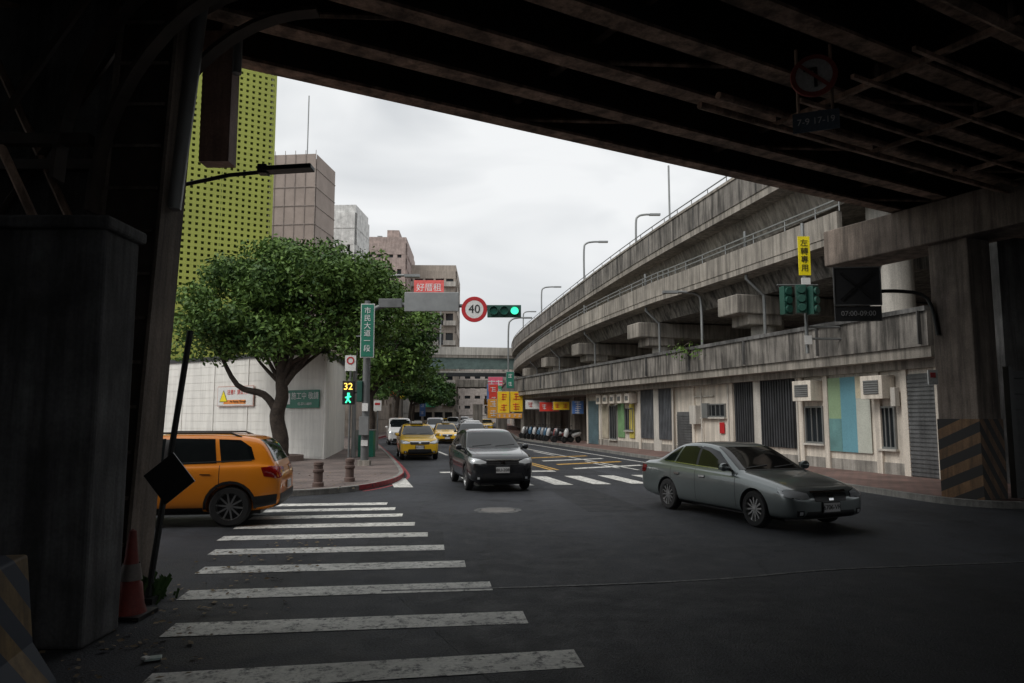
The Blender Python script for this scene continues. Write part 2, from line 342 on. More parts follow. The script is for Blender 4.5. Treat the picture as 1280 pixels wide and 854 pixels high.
b.build('curved_bracket',fo)
b=MB(); b.cyl((-3.96,8.2,4.4),(-3.78,8.3,7.1),.09,mMetal,n=12); b.box((-3.80,9.0,6.1),(.38,.25,1.75),M('old_board',(.34,.22,.18),.7,streak=.4)); b.cyl((-3.56,8.9,6.4),(-3.56,8.9,7.0),.06,mMetal,n=10); b.build('drain_pipe',fo,smooth=40)
b=MB(); b.box((0,-27,3.6),(150,.6,7.2),mConcB); b.build('added_dark_wall')  # unseen rear wall, added to keep skylight off the deck underside
b=MB(); b.box((-24,-10,3.6),(1,32,7.2),mConcB); b.build('added_dark_wall')  # unseen side wall, added to close off the space under the deck

b=MB(); b.tube([(-4.15,8.9,4.93),(-3.6,8.9,5.05),(-3.1,8.9,5.1)],.028,mPoleD)
b.box((-2.85,8.9,5.13),(.62,.2,.06),mPoleD,R=Matrix.Rotation(-.06,3,'Y')); b.box((-3.17,8.9,5.12),(.12,.14,.12),mPoleD)
b.build('street_lamp',bevel=.015)
b=MB(); b.cyl((-3.93,8.0,0),(-3.60,8.0,2.95),.034,mPoleD,n=10); b.box((-3.93,8.0,.03),(.2,.2,.06),mPoleD); b.box((-3.74,7.97,1.32),(.40,.02,.40),mBlack,R=Matrix.Rotation(math.pi/4+.1,3,'Y')); b.build('signpost')
mCone=M('cone_red',(.18,.025,.018),.6,var=.35,streak=.3)
b=MB(); b.lathe([(.17,.03),(.14,.12),(.115,.32),(.0951,.34),(.06,.6),(.035,.84),(.0,.86)],mCone,n=20); b.box((0,0,.02),(.4,.4,.04),mBlack); b.lathe([(.112,.36),(.083,.52)],M('cone_band',(.14,.12,.11),.5),n=20)
b.build('traffic_cone',loc=(-3.84,7.45,0.003),smooth=40)
pr=[(-.34,0),(-.34,.1),(-.17,.38),(-.10,1.0),(.10,1.0),(.17,.38),(.34,.1),(.34,0)]
b=MB(); b.sweep([(-3.0,3.0),(-3.62,5.35)],pr,mHazB); b.build('concrete_barrier',bevel=.02)
b=MB(); mLeafD=M('dead_leaf',(.20,.15,.09),.9,var=.5,fine=0); 
for i in range(460):
    x=-3.5+random.gauss(.1,.45); y=random.uniform(5.0,12); s=random.uniform(.015,.045); t=random.uniform(0,6.28)
    if i>300: x=random.uniform(-8,-4); y=random.uniform(18.5,24)
    z=.022 if i<=300 else .15
    R=Matrix.Rotation(t,3,'Z')@Matrix.Rotation(random.uniform(-.5,.5),3,'X')
    b.add([Vector((x,y,z))+R@Vector(v) for v in((-s,0,0),(0,-s*.6,0),(s,0,0),(0,s*.6,.004))],[(0,1,2,3)],mLeafD)
b.build('fallen_leaves',recalc=False)
b=MB(); mWeed=M('weed_green',(.07,.14,.04),.7,fine=0)
for i in range(110):
    x=-3.98+random.gauss(0,.09);y=8.15+random.gauss(0,.1);h=random.uniform(.04,.26);t=random.uniform(0,6.28);w=.012
    dx,dy=math.cos(t)*h*.5,math.sin(t)*h*.5
    b.add([(x-w,y,0),(x+w,y,0),(x+dx+w*1.4,y+dy,h),(x+dx-w,y+dy,h*1.1)],[(0,1,2,3)],mWeed)
b.build('weeds',recalc=False)
b=MB(); b.box((-2.95,6.15,.02),(.13,.09,.02),M('litter_pale',(.4,.48,.46),.5),.4,None); b.box((-2.99,6.11,.035),(.05,.06,.02),mSigW,1.1); b.build('litter',bevel=.005)

r=root('prohibition_sign',(4.21,9.6,0),-.38)
b=MB(); b.cyl((-.22,0.03,5.9),(-.22,0.03,7.15),.022,mFlange,n=8); b.cyl((.22,0.03,5.9),(.22,0.03,7.15),.022,mFlange,n=8); b.build('hanger',r)
b=MB(); b.lathe([(0,-.01),(.24,-.01),(.25,0)],mSigBacklit,'Y',(0,0,6.72),28); b.lathe([(.24,-.015),(.30,-.015),(.31,.01),(0,.01)],mSigDimR,'Y',(0,0,6.72),28)
b.box((0,-.02,6.72),(.5,.012,.045),mSigDimR,R=Matrix.Rotation(.75,3,'Y')); b.box((.02,-.016,6.69),(.045,.01,.28),mBlack); b.box((-.05,-.016,6.81),(.17,.01,.045),mBlack)
b.build('disc',r)
b=MB(); b.box((0,0,6.06),(.6,.02,.28),mSigDim); b.build('time_plate',r); txt('7-9 17-19',(0,-.016,6.06),.125,mTxtW,r)

# ------------------------------------------------------------ right: ramp building
P0=Vector((12.4,22.9)); wd=Vector((-.2613,.9653)); wn=Vector((-.9653,-.2613)); WRZ=math.atan2(wd.y,wd.x)
def Q(t,o): return P0+wd*t+wn*o
def wbox(bb,t0,t1,o0,o1,z0,z1,m):
    c=Q((t0+t1)/2,(o0+o1)/2); bb.box((c.x,c.y,(z0+z1)/2),(t1-t0,o1-o0,z1-z0),m,WRZ)
rb=root('ramp_building')
b=MB()
wbox(b,-2.6,27.6,-6,0,.1,4.02,mWall); wbox(b,-2.6,27.6,0,.04,.1,.5,M('plinth_grey',(.33,.31,.28),.85,streak=.4))
for t in(-1.45,-.15,1.0,3.5,4.9,9.7,13.1,15.2,19.2,27.45): wbox(b,t-.12,t+.12,0,.1,.1,3.9,mWall)
wbox(b,-.05,15.1,0,.07,3.45,3.6,mConc)
b.build('walls',rb)
def corr(t0,t1,z0,z1,m=mCorr,vert=True,pitch=.16):
    bb=MB(); wbox(bb,t0,t1,.02,.05,z0,z1,m)
    if vert:
        n=int((t1-t0)/pitch)
        for i in range(n): tt=t0+(i+.5)*pitch; wbox(bb,tt-pitch*.27,tt+pitch*.27,.05,.12,z0,z1,m)
    else:
        n=int((z1-z0)/pitch)
        for i in range(n): zz=z0+(i+.5)*pitch; wbox(bb,t0,t1,.05,.085,zz-pitch*.3,zz+pitch*.3,m)
    return bb
mCorrB=M('louvre_grey',(.14,.15,.165),.5,.3,streak=.2)
corr(5.3,9.5,.75,3.95,mCorr,True,.17).build('louvre_panel',rb)
corr(15.25,19.1,.75,3.9,mCorrB,True,.17).build('louvre_panel',rb)
corr(-2.5,-.25,.14,3.3,mShut,False,.13).build('roller_shutter',rb)
corr(13.3,14.8,.14,2.2,mShut,False,.13).build('roller_shutter',rb)
corr(25.6,27.3,.14,3.0,M('blue_shutter',(.12,.19,.22),.5),False,.13).build('roller_shutter',rb)
def window(t0,t1,z0,z1,m=mWin,bars=2):
    bb=MB(); wbox(bb,t0,t1,.01,.03,z0,z1,m); f=.06
    for a0,a1,c0,c1 in((t0-f,t0,z0-f,z1+f),(t1,t1+f,z0-f,z1+f),(t0,t1,z0-f,z0),(t0,t1,z1,z1+f)): wbox(bb,a0,a1,0.0,.09,c0,c1,mMetal)
    for i in range(1,bars+1):
        tt=t0+(t1-t0)*i/(bars+1); wbox(bb,tt-.02,tt+.02,.03,.07,z0,z1,mMetal)
    wbox(bb,t0-.12,t1+.12,.04,.16,z0-.13,z0-.065,mConcL)
    bb.build('window',rb)
window(.35,.9,1.0,2.25); window(3.75,4.65,1.05,2.3); window(10.3,12.2,2.0,2.5,bars=4)
window(20.2,21.2,1.2,2.4); window(22.6,23.6,.6,2.6)
mACg=M('ac_grille',(.12,.12,.12),.6)
def acbox(t0,t1,z0,z1):
    bb=MB(); wbox(bb,t0,t1,.05,.55,z0,z1,mWall); wbox(bb,t0+.15,t1-.15,.552,.57,z0+.15,z1-.15,mACg)
    n=6
    for i in range(n):
        zz=z0+.18+i*(z1-z0-.36)/(n-1); wbox(bb,t0+.15,t1-.15,.57,.585,zz-.015,zz+.015,mMetal)
    bb.build('air_conditioner_box',rb,bevel=.02)
acbox(.25,1.2,2.55,3.3); acbox(3.7,4.75,2.55,3.3)
for t in(19.6,20.7,21.8,22.9,24.0): acbox(t,t+.7,2.75,3.3)
for t0,t1,m in((1.35,2.0,(.50,.52,.46)),(2.0,2.75,(.14,.33,.40)),(2.75,3.42,(.28,.40,.24))):
    bb=MB(); wbox(bb,t0,t1,.045,.06,.75,3.35,M('mural_panel',m,.7,var=.06)); bb.build('mural_panel',rb)
bb=MB(); wbox(bb,1.35,2.0,.062,.066,2.6,3.35,M('mural_tile',(.58,.52,.38),.7)); wbox(bb,2.75,3.42,.062,.066,.75,1.9,M('mural_tile2',(.13,.27,.27),.7)); bb.build('mural_panel',rb)
for t0,t1,z0,z1,m in((20.0,20.7,.7,2.7,(.48,.40,.08)),(21.4,22.4,.7,2.9,(.16,.30,.14)),(23.9,24.9,.6,2.6,(.4,.36,.28))):
    bb=MB(); wbox(bb,t0,t1,.045,.05,z0,z1,M('mural_panel',m,.7)); bb.build('mural_panel',rb)
bb=MB(); wbox(bb,12.4,13.0,.05,.35,1.6,2.5,mConcL); wbox(bb,11.6,12.1,.04,.2,1.9,2.6,mMetal); wbox(bb,11.2,13.1,.04,.09,2.9,2.96,mConcL)
for t in(12.2,9.85,-1.55,15.05,24.9,5.05): 
    p=Q(t,.14); bb.cyl((p.x,p.y,.14),(p.x,p.y,3.6),.04,mConcL,n=8)
wbox(bb,10.35,10.75,.05,.07,1.2,1.7,mSigR); wbox(bb,-.0,.2,.12,.3,2.3,2.9,mConcL)
bb.build('utility_boxes',rb,bevel=.01)
ramp=root('elevated_ramp')
rp=[(p.x,p.y) for p in smooth_path([(12.15,20.9,0),(8.9,32,0),(5.4,44,0),(3.1,52,0),(.75,60,0),(-.3,66,0),(-.9,75,0),(-2,100,0),(-4,135,0)],5)]
b=MB(); b.sweep(rp,[(0,4.05),(0,5.12),(.2,5.2),(.32,5.12),(.32,4.05)],mConcD); b.build('parapet',ramp)
b=MB(); b.sweep(rp,[(-.07,5.08),(-.07,5.22),(.4,5.22),(.4,5.08)],mConcB); b.build('parapet_coping',ramp)
b=MB(); b.sweep(rp,[(.08,3.72),(.08,4.05),(9,4.05),(9,3.72)],mConc); b.sweep(rp,[(.6,3.45),(.6,3.72),(8,3.72),(8,3.45)],mConc); b.build('deck',ramp)
b=MB()
for t in np.arange(0.2,44,4.4): 
    p=Vector((12.1,20.95))+Vector((-.28,.96))*t; b.box((p.x+.12,p.y,4.6),(.42,.03,1.0),mConcB,WRZ+1.57)
b.build('expansion_joints',ramp)
for t in (29,34,40,48,58,70):
    p=P0+wd*t+Vector((1.6,0)); bb=MB(); bb.box((p.x,p.y,1.75),(1,1,3.4),mConc,WRZ); bb.build('ramp_column',ramp)

# ------------------------------------------------------------ upper viaducts
va=root('viaduct')
pa=[(p.x,p.y) for p in smooth_path([(11.4,18.5,0),(9.1,30,0),(7.2,40,0),(5.3,52,0),(3.05,68,0),(.8,86,0),(0,98,0),(.3,108,0),(2.5,120,0),(8,132,0),(18,142,0)],6)]
b=MB(); b.sweep(pa,[(0,10.72),(0,11.82),(.22,11.82),(.22,10.72)],mConcD); b.sweep(pa,[(-.05,11.8),(-.05,11.92),(.27,11.92),(.27,11.8)],mConc); b.build('parapet',va)
b=MB(); b.sweep(pa,[(.04,10.42),(.04,10.72),(12,10.72),(12,10.42)],mConc); b.sweep(pa,[(1.3,9.35),(.9,10.42),(11,10.42),(11,9.35)],mConc); b.build('deck',va)
b=MB(); b.sweep(pa,[(.08,12.2),(.08,12.24),(.12,12.24),(.12,12.2)],mPoleG)
for i in range(0,len(pa),1):
    b.cyl((pa[i][0]+.1,pa[i][1],11.9),(pa[i][0]+.1,pa[i][1],12.22),.02,mPoleG,n=5)
b.build('handrail',va)
vb=root('viaduct')
pb=[(p.x,p.y) for p in smooth_path([(10.9,23.6,0),(8.15,33.6,0),(6.9,38,0),(4.5,50,0),(2.4,66,0),(.6,86,0),(.2,98,0),(.8,108,0),(3,120,0),(8,131,0)],6)]
b=MB(); b.sweep(pb,[(0,8.05),(0,8.85),(.2,8.85),(.2,8.05)],mConc); b.build('parapet',vb)
b=MB(); b.sweep(pb,[(.03,7.8),(.03,8.05),(11,8.05),(11,7.8)],mConc); b.sweep(pb,[(1.3,7.05),(1.0,7.8),(10,7.8),(10,7.05)],mConcD); b.build('deck',vb)
b=MB()
for z in(9.05,9.25): b.sweep(pb,[(.07,z),(.07,z+.05),(.12,z+.05),(.12,z)],mMetal)
for i in range(len(pb)): b.cyl((pb[i][0]+.1,pb[i][1],8.85),(pb[i][0]+.1,pb[i][1],9.28),.025,mMetal,n=5)
b.build('handrail',vb)
def pathpt(path,y):
    for i in range(len(path)-1):
        if path[i][1]<=y<=path[i+1][1]:
            t=(y-path[i][1])/(path[i+1][1]-path[i][1]); return Vector((path[i][0]+t*(path[i+1][0]-path[i][0]),y))
b=MB()
for y in np.arange(22,110,5.5):
    p=pathpt(pa,y); b.box((p.x+.02,p.y,11.25),(.12,.035,1.05),mConcB,-.2)
b.build('expansion_joints',va)
b=MB(); b2=MB()
for y in(30,39,50,62,76,92):
    p=pathpt(pb,y); rr=Vector((.965,.26)); c=p+rr*5.2; rz=math.atan2(rr.y,rr.x)
    b.box((c.x,c.y,6.6),(10.6,1.5,.8),mConc,rz); c2=p+rr*1.3; b.box((c2.x,c2.y,6.0),(1.6,1.3,.5),mConc,rz)
    for o in(1.6,7): 
        q=p+rr*o; b2.cyl((q.x,q.y,0),(q.x,q.y,6.3),.5,mConcL if o<2 else mConc,n=20)
    for o in(2.5,8):
        q=p+rr*o; b2.cyl((q.x,q.y+1.2,0),(q.x,q.y+1.2,9.4),.55,mConcL,n=20)
    b2.tube([(p.x+.5,p.y-.8,9.6),(p.x+.5,p.y-.8,7.6),(p.x+1.2,p.y-.8,6.9),(p.x+1.2,p.y-.8,4)],.07,mMetal,8)
b.build('pier_caps',vb,bevel=.05); b2.build('pier_columns',vb,smooth=40)
b=MB(); b.cyl((13.1,24.5,4),(13.1,24.5,9.8),.7,mConcL,n=24); b.build('concrete_column',smooth=40)
bk=root('added_dark_block'); b=MB(); b.seg((34,18),(16,70),8,0,12,M('far_block',(.09,.088,.085),.9,streak=.4),off=8)  # dark building added to shut out sky light between the viaduct decks
for z in range(2,12,3): b.seg((29.4,18),(11.6,70),.2,z,z+1.3,mWin,off=3.9)
b.build('walls',bk)
cv=root('overpass'); mTeal=M('teal_steel',(.13,.19,.18),.6)
b=MB(); b.seg((-30,98),(1.5,104),6,10.0,10.5,mConc); b.seg((-30,95),(1.5,101),.2,10.4,11.5,mConcL); b.seg((-30,95.3),(1.5,101.3),.3,9.1,10.1,mTeal)
b.seg((-30,92),(1.5,97),.15,8.2,9.0,mTeal); b.seg((-30,93),(1.5,98),2.4,7.5,7.9,mConcL); b.seg((-30,91.8),(1.5,96.8),.2,7.2,7.7,mCoping)
for k in range(30):
    x=-29+k; b.box((x,92+ (x+30)*.16,8.1),(.06,.06,1.2),mTeal)
b.seg((-40,120),(10,125),6,6.8,8.0,mConc)
b.build('deck',cv)

# ------------------------------------------------------------ left: hoarding, building masses
h=root('construction_hoarding')
b=MB(); A=(-8.2,31.7);Bp=(-26,43.3);C=(-9.5,41)
b.seg(Bp,A,.1,.13,4.75,mHoard); b.seg(A,C,.1,.13,4.75,mHoard,off=-.02)
for k in range(12):
    z=.2+k*.385; b.seg((Bp[0],Bp[1]-.07),(A[0]-.08,A[1]-.01),.03,z,z+.365,mHoard)
b.build('panels',h)
b=MB(); b.seg(Bp,A,.28,4.75,4.95,mCoping); b.seg(A,C,.22,4.752,4.952,mCoping)
for k in range(9):
    t=k/8; x=Bp[0]+(A[0]-Bp[0])*t; y=Bp[1]+(A[1]-Bp[1])*t; b.box((x+.02,y-.1,2.4),(.05,.06,4.6),mHoard,-.577)
b.build('frame',h)
hz=math.atan2(A[1]-Bp[1],A[0]-Bp[0])
def onh(x,off=.16): 
    t=(x-Bp[0])/(A[0]-Bp[0]); y=Bp[1]+(A[1]-Bp[1])*t; return (x-off*.54,y-off*.84)
s=root('warning_sign',(*onh(-13.3),2.95),hz); b=MB(); b.box((0,0,0),(2.7,.03,.9),mSigW); b.box((0,.008,0),(2.78,.03,.98),M('pale_border',(.55,.35,.3),.5)); b.box((-.02,-.006,-.28),(1.7,.03,.2),M('orange_band',(.75,.25,.04),.5)); b.build('board',s)
b=MB(); b.add([(-1.15,-.03,-.25),(-.6,-.03,-.25),(-.88,-.03,.25)],[(0,1,2)],mSigY); b.add([(-1.2,-.024,-.28),(-.55,-.024,-.28),(-.88,-.024,.31)],[(0,1,2)],mTxtK); b.build('triangle',s)
txt('注意！禁止行人',(.3,-.03,.18),.26,mTxtR,s); txt('No Passing Through',(.25,-.03,-.26),.15,mTxtK,s)
s=root('green_sign',(*onh(-9.3),2.75),hz); b=MB(); b.box((0,0,0),(2.2,.04,.8),mGreenS); b.build('board',s); txt('施工中 敬請',(.2,-.03,.12),.34,mTxtW,s); txt('02-2711-8899',(.2,-.03,-.22),.16,mTxtW,s)
b=MB(); b.box((-.9,-.025,.02),(.25,.01,.5),mTxtW); b.build('logo',s)

gb=root('green_screen_building'); mLime=M('lime_panel',(.38,.42,.075),.6,var=.1,scale=.3,fine=0); mLimeD=M('lime_dark',(.13,.16,.035),.8,fine=0)
g1=Vector((-18.9,55)); gd=Vector((-.857,-.515)); H=29.5; Wd=26
b=MB(); g2=g1+gd*Wd
b.seg(g2,g1,.3,4,H,mLimeD,off=-.6); b.build('backing',gb)
b=MB(); cell=.46
for i in range(int(Wd/cell)+1):
    p=g1+gd*(i*cell); b.box((p.x,p.y,(H+4)/2),(.26,.12,H-4),mLime,math.atan2(-gd.y,-gd.x))
for k in range(int((H-4)/cell)+1):
    b.seg(g2,g1,.09,4+k*cell-.125,4+k*cell+.125,mLime,off=.02)
b.seg(g2,g1,.4,H,H+.5,mLime)
for i in range(0,8): 
    p=g1+gd*(i*3.6); b.box((p.x-.04,p.y-.07,(H+4)/2),(.06,.05,H-4),mLimeD,math.atan2(-gd.y,-gd.x))
b.build('perforated_screen',gb)
b=MB(); nrm=Vector((-.515,.857)); 
g3=g1+nrm*14; b.seg(g1,g3,.3,0,H,mConcL); b.seg(g1+gd*.2,g2,.2,0,4,mConc,off=-.4); b.build('side_wall',gb)

def building(name,c,w,dp,h,floors,bays,mw,rz=0,wr=.55,top=1.0,sill=0.35,mg=mWin,roof=True):
    r=root(name,(c[0],c[1],0),rz); b=MB(); b.box((0,0,h/2),(w-.5,dp-.5,h-.1),mg); fh=h/floors
    for sx,sy,ww in((0,-dp/2,w),(0,dp/2,w)):
        for k in range(floors+1):
            z=k*fh; hh=fh*sill*2; b.box((0,sy,min(max(z,hh/2),h-hh/2)),(ww,.5,hh),mw)
        for i in range(bays+1):
            x=-ww/2+ww*i/bays; bw=ww/bays*(1-wr); b.box((max(min(x,ww/2-bw/2),-ww/2+bw/2),sy,h/2),(bw,.46,h-.02),mw)
    nb=max(2,int(bays*dp/w))
    for sx in(-w/2,w/2):
        for k in range(floors+1):
            z=k*fh; hh=fh*sill*2; b.box((sx,0,min(max(z,hh/2),h-hh/2)),(.5,dp,hh),mw)
        for i in range(nb+1):
            y=-dp/2+dp*i/nb; bw=dp/nb*(1-wr); b.box((sx,max(min(y,dp/2-bw/2),-dp/2+bw/2),h/2),(.46,bw,h-.02),mw)
    b.build('facade',r)
    b=MB(); b.box((0,0,h+top/2),(w+.1,dp+.1,top),mw)
    if roof: b.box((w*.1,0,h+top+1.2),(w*.3,dp*.3,2.4),mw); b.box((-w*.25,0,h+top+.8),(w*.12,dp*.2,1.6),mMetal)
    b.build('roof',r)
    return r
mBeige=M('beige_tile',(.40,.35,.30),.85,var=.1,streak=.15); mBrown=M('brown_tile',(.20,.15,.125),.85,var=.12); mGreyB=M('grey_block',(.68,.68,.66),.85,streak=.1); mPink=M('pinkish_tile',(.40,.32,.29),.85,streak=.2)
r=building('scaffolded_building',(-23.2,77),5.0,5,28.3,10,3,mPink,-.1,wr=.3,sill=.33,roof=False)
b=MB(); mNet=M('scaffold_net',(.36,.30,.265),.9,var=.12,scale=.6); mNetL=M('scaffold_tube',(.30,.26,.235),.8)
b.box((0,-3.0,14.8),(5.6,.05,29.6),mNet); b.box((2.8,0,14.8),(.05,5.6,29.6),mNet)
for k in range(15): b.box((0,-3.06,k*2),(5.7,.06,.07),mNetL); b.box((2.85,0,k*2),(.06,5.7,.07),mNetL)
for i in range(6): b.box((-2.8+i*1.12,-3.07,14.8),(.05,.05,30.4),mNetL)
b.build('scaffold',r)
b=MB(); b.cyl((1.0,-1,29),(1.0,-1,37),.07,mMetal,n=6); b.build('mast',r)
building('white_building',(-21.5,90),4.6,6,27,9,4,mGreyB,-.05,roof=False)
r=building('beige_building',(-20.3,118),6.5,14,29.0,9,4,mPink,.05,wr=.6,sill=.28)
r2=building('apartment_building',(-14.9,125),10.5,12,26.2,8,6,mBeige,.03,wr=.8,sill=.2,roof=False)
b=MB()
for k in range(8):
    for i in range(4): b.box((-5.2+1.1+i*2.8,-6.5,.9+k*3.28),(2.0,.9,.8),mConcL)
b.build('balconies',r2)
s=root('billboard',(-12.8,109.5,21.0),0); b=MB(); b.box((0,0,0),(4.6,.3,3.6),M('billboard_red',(.70,.12,.11),.6)); b.build('board',s); txt('好厝租',(0,-.17,.6),1.3,mTxtW,s); txt('2711',(0,-.17,-.9),1.1,mTxtW,s)
b=MB(); 
for x in(-1.8,1.8): b.box((x,.4,-9),(.2,.2,17),mMetal)
b.build('frame',s)
cols=[(.48,.45,.41),(.36,.32,.29),(.5,.43,.36),(.32,.31,.3),(.45,.38,.32)]
mf=[M('far_facade',c,.85,streak=.2) for c in cols]
random.seed(3)
y=66
for k in range(4):
    ww=8; 
    building('shop_building',(-12.9-ww/2-1.8-.04*(y-66),y+5),ww,9.6,random.uniform(9,12) if y<100 else 14,4,3,random.choice(mf),.03); y+=13
y=135
for k in range(5):
    building('shop_building',(-21.2-.04*(y-130),y+6),10,11,random.uniform(10,16),4,4,random.choice(mf),.04); y+=13
y=78
for k in range(9):
    building('shop_building',(7.5-.035*(y-78),y+5),10,10,random.uniform(3.4,3.6) if y<128 else random.uniform(10,15),1 if y<128 else 4,4,random.choice(mf),.04,roof=y>=128,top=.1 if y<128 else 1); y+=12
building('end_building',(-11,236),16,12,19,6,5,mf[1],0); building('end_building',(5,250),16,12,24,7,6,mf[0],0); building('end_building',(-30,230),20,12,22,7,6,mf[2],0)
sc=[(.95,.62,.02),(.75,.05,.03),(.8,.8,.77),(.05,.36,.17),(.1,.22,.55),(.8,.36,.04),(.8,.13,.22)]
smats=[M('signboard',c,.5,var=.15) for c in sc]
def signboard(x,y,z,w,hh,m,name='shop_sign',rz=0):
    r=root(name,(x,y,z),rz); b=MB(); b.box((0,0,0),(w,.18,hh),m); b.box((0,.02,0),(w+.08,.12,hh+.08),mMetal); b.build('panel',r,bevel=.01)
    b=MB(); n=max(2,int(hh/ w)) if hh>w else max(2,int(w/hh)); tm=mTxtW if m!=smats[2] else mTxtR
    if m==smats[0]: tm=mTxtR
    rnd=random.Random(int(x*10+y*3))
    for i in range(n):
        cw=min(w,hh)*.62; cx=0 if hh>w else -w/2+w*(i+.5)/n; cz=0 if hh<=w else -hh/2+hh*(i+.5)/n
        for q in range(3): b.box((cx+rnd.uniform(-.1,.1)*cw,-.10,cz+(q-1)*cw*.32),(cw*rnd.uniform(.5,.95),.02,cw*.1),tm)
        b.box((cx+rnd.uniform(-.2,.2)*cw,-.103,cz),(cw*.1,.02,cw*.9),tm)
    b.build('characters',r); return r
signboard(-.72,61.2,3.15,1.0,1.8,smats[0]); signboard(.38,61.25,3.2,1.05,1.7,smats[0]); signboard(-.2,61.0,2.0,2.1,.4,smats[5]); signboard(1.9,58.6,2.9,1.6,.7,smats[2]); signboard(2.9,56.2,2.7,1.5,.7,smats[1])
signboard(3.7,54.2,2.75,1.2,.6,smats[0]); signboard(4.7,51.6,2.6,.8,.9,smats[4])
signboard(-1.4,80,4.2,.9,2.2,smats[3]); signboard(-1.8,70,2.7,1.1,1.8,smats[5]); signboard(-1.9,74,4.2,.9,2.0,smats[1])
for k in range(72):
    y=random.uniform(76,195); side=random.choice((-1,1,1))
    x=(-11.4-.036*(y-66)-random.uniform(-.4,1.2)) if side<0 else (-.8-.036*(y-66)+random.uniform(-1.0,1.2))
    z=random.uniform(3,9) if side<0 else random.uniform(2.8,5.6)
    w,hh=random.choice(((.9,2.2),(1.2,2.0),(2.2,1.0),(1.6,1.6),(.8,3)))
    signboard(x,y,z,w,hh,random.choice(smats))
signboard(6.0,47.9,1.5,.45,2.6,M('banner_teal',(.05,.16,.24),.5),'banner')
signboard(-.15,58.5,4.9,.6,1.3,mGreenS,'street_name_sign')

# ------------------------------------------------------------ trees
mBark=M('bark',(.05,.038,.03),.95,var=.4,scale=3,bump=.6,bscale=12)
def leafmat(name,c1,c2):
    m=bpy.data.materials.new(name); m.use_nodes=True; nt=m.node_tree; L=nt.links.new; p=nt.nodes['Principled BSDF']
    g=_n(nt,'ShaderNodeNewGeometry'); tc=_n(nt,'ShaderNodeTexCoord'); n=_n(nt,'ShaderNodeTexNoise'); n.inputs['Scale'].default_value=.7; n.inputs['Detail'].default_value=2; L(tc.outputs['Object'],n.inputs['Vector'])
    n2=_n(nt,'ShaderNodeMapRange'); n2.inputs['From Min'].default_value=.35; n2.inputs['From Max'].default_value=.65; L(n.outputs['Fac'],n2.inputs['Value'])
    a=_n(nt,'ShaderNodeMath',operation='ADD'); L(g.outputs['Random Per Island'],a.inputs[0]); L(n2.outputs[0],a.inputs[1])
    h=_n(nt,'ShaderNodeMath',operation='MULTIPLY'); L(a.outputs[0],h.inputs[0]); h.inputs[1].default_value=.5
    r=_n(nt,'ShaderNodeValToRGB'); r.color_ramp.elements[0].position=.12; r.color_ramp.elements[0].color=(*c1,1); r.color_ramp.elements[1].position=.9; r.color_ramp.elements[1].color=(*c2,1)
    L(h.outputs[0],r.inputs[0]); L(r.outputs[0],p.inputs['Base Color']); p.inputs['Roughness'].default_value=.6; p.inputs['Specular IOR Level'].default_value=.3; return m
mLeaf=leafmat('leaves',(.03,.072,.018),(.14,.235,.045)); mLeaf2=leafmat('leaves_dark',(.026,.065,.02),(.10,.18,.04))
def leaves(name,lobes,nclump,nleaf,size,mat,parent,rc=(.4,.9)):
    V=[];rng=np.random.default_rng(len(name)+nclump)
    cs=[]
    vol=np.array([l[1][0]*l[1][1]*l[1][2] for l in lobes])**.67; vol/=vol.sum()
    for i in range(nclump):
        l=lobes[rng.choice(len(lobes),p=vol)]; d=rng.normal(size=3); d/=np.linalg.norm(d)
        rad=rng.uniform(.5,1.1); cs.append((np.array(l[0])+d*rad*np.array(l[1]),rng.uniform(*rc)))
    for c,r in cs:
        k=int(nleaf*(r/.7)**2); d=rng.normal(size=(k,3)); d/=np.linalg.norm(d,axis=1)[:,None]
        p=c+d*(rng.uniform(.3,1,size=(k,1))**.5)*r*np.array([1.15,1.15,.7])
        nn=d*.6+rng.normal(size=(k,3))*.6+np.array([0,0,.5]); nn/=np.linalg.norm(nn,axis=1)[:,None]
        u=np.cross(nn,rng.normal(size=(k,3))); u/=np.linalg.norm(u,axis=1)[:,None]; w=np.cross(nn,u)
        s=rng.uniform(.6,1.3,size=(k,1))*size
        V.append(np.stack([p-u*s,p-w*s*.5,p+u*s,p+w*s*.5],axis=1))
    V=np.concatenate(V); n=len(V); me=bpy.data.meshes.new(name); me.vertices.add(4*n); me.vertices.foreach_set('co',V.reshape(-1)); me.loops.add(4*n); me.loops.foreach_set('vertex_index',np.arange(4*n)); me.polygons.add(n); me.polygons.foreach_set('loop_start',np.arange(0,4*n,4)); 
    me.update(calc_edges=True); me.validate(); me.materials.append(mat); o=bpy.data.objects.new(name,me); COL.objects.link(o); o.parent=parent; return cs
def tree(name,base,trunk,lobes,nclump,nleaf,size,mat,limbs=14,rad=.3,extra=()):
    r=root(name); b=MB(); tp=smooth_path([Vector(base)+Vector(t) for t in trunk],4)
    rs=[rad*(1-.45*i/len(tp))*(1.35 if i<2 else 1) for i in range(len(tp))]; b.tube(tp,rs,mBark,10)
    cs=leaves('foliage',lobes,nclump,nleaf,size,mat,r); top=tp[-1]; rn=random.Random(5)
    for i in range(limbs):
        c=Vector(cs[rn.randrange(len(cs))][0]); st=tp[rn.randint(len(tp)*2//3,len(tp)-1)]; mid=st.lerp(c,.45)+Vector((0,0,.1+rn.uniform(-.3,.3)))
        pth=smooth_path([st,mid,c],4); b.tube(pth,[max(.02,.12*(1-j/len(pth))) for j in range(len(pth))],mBark,6)
    for pts,r0 in extra:
        pth=smooth_path(pts,4); b.tube(pth,[r0*(1-.7*j/len(pth)) for j in range(len(pth))],mBark,8)
    b.build('trunk',r,smooth=60); return r
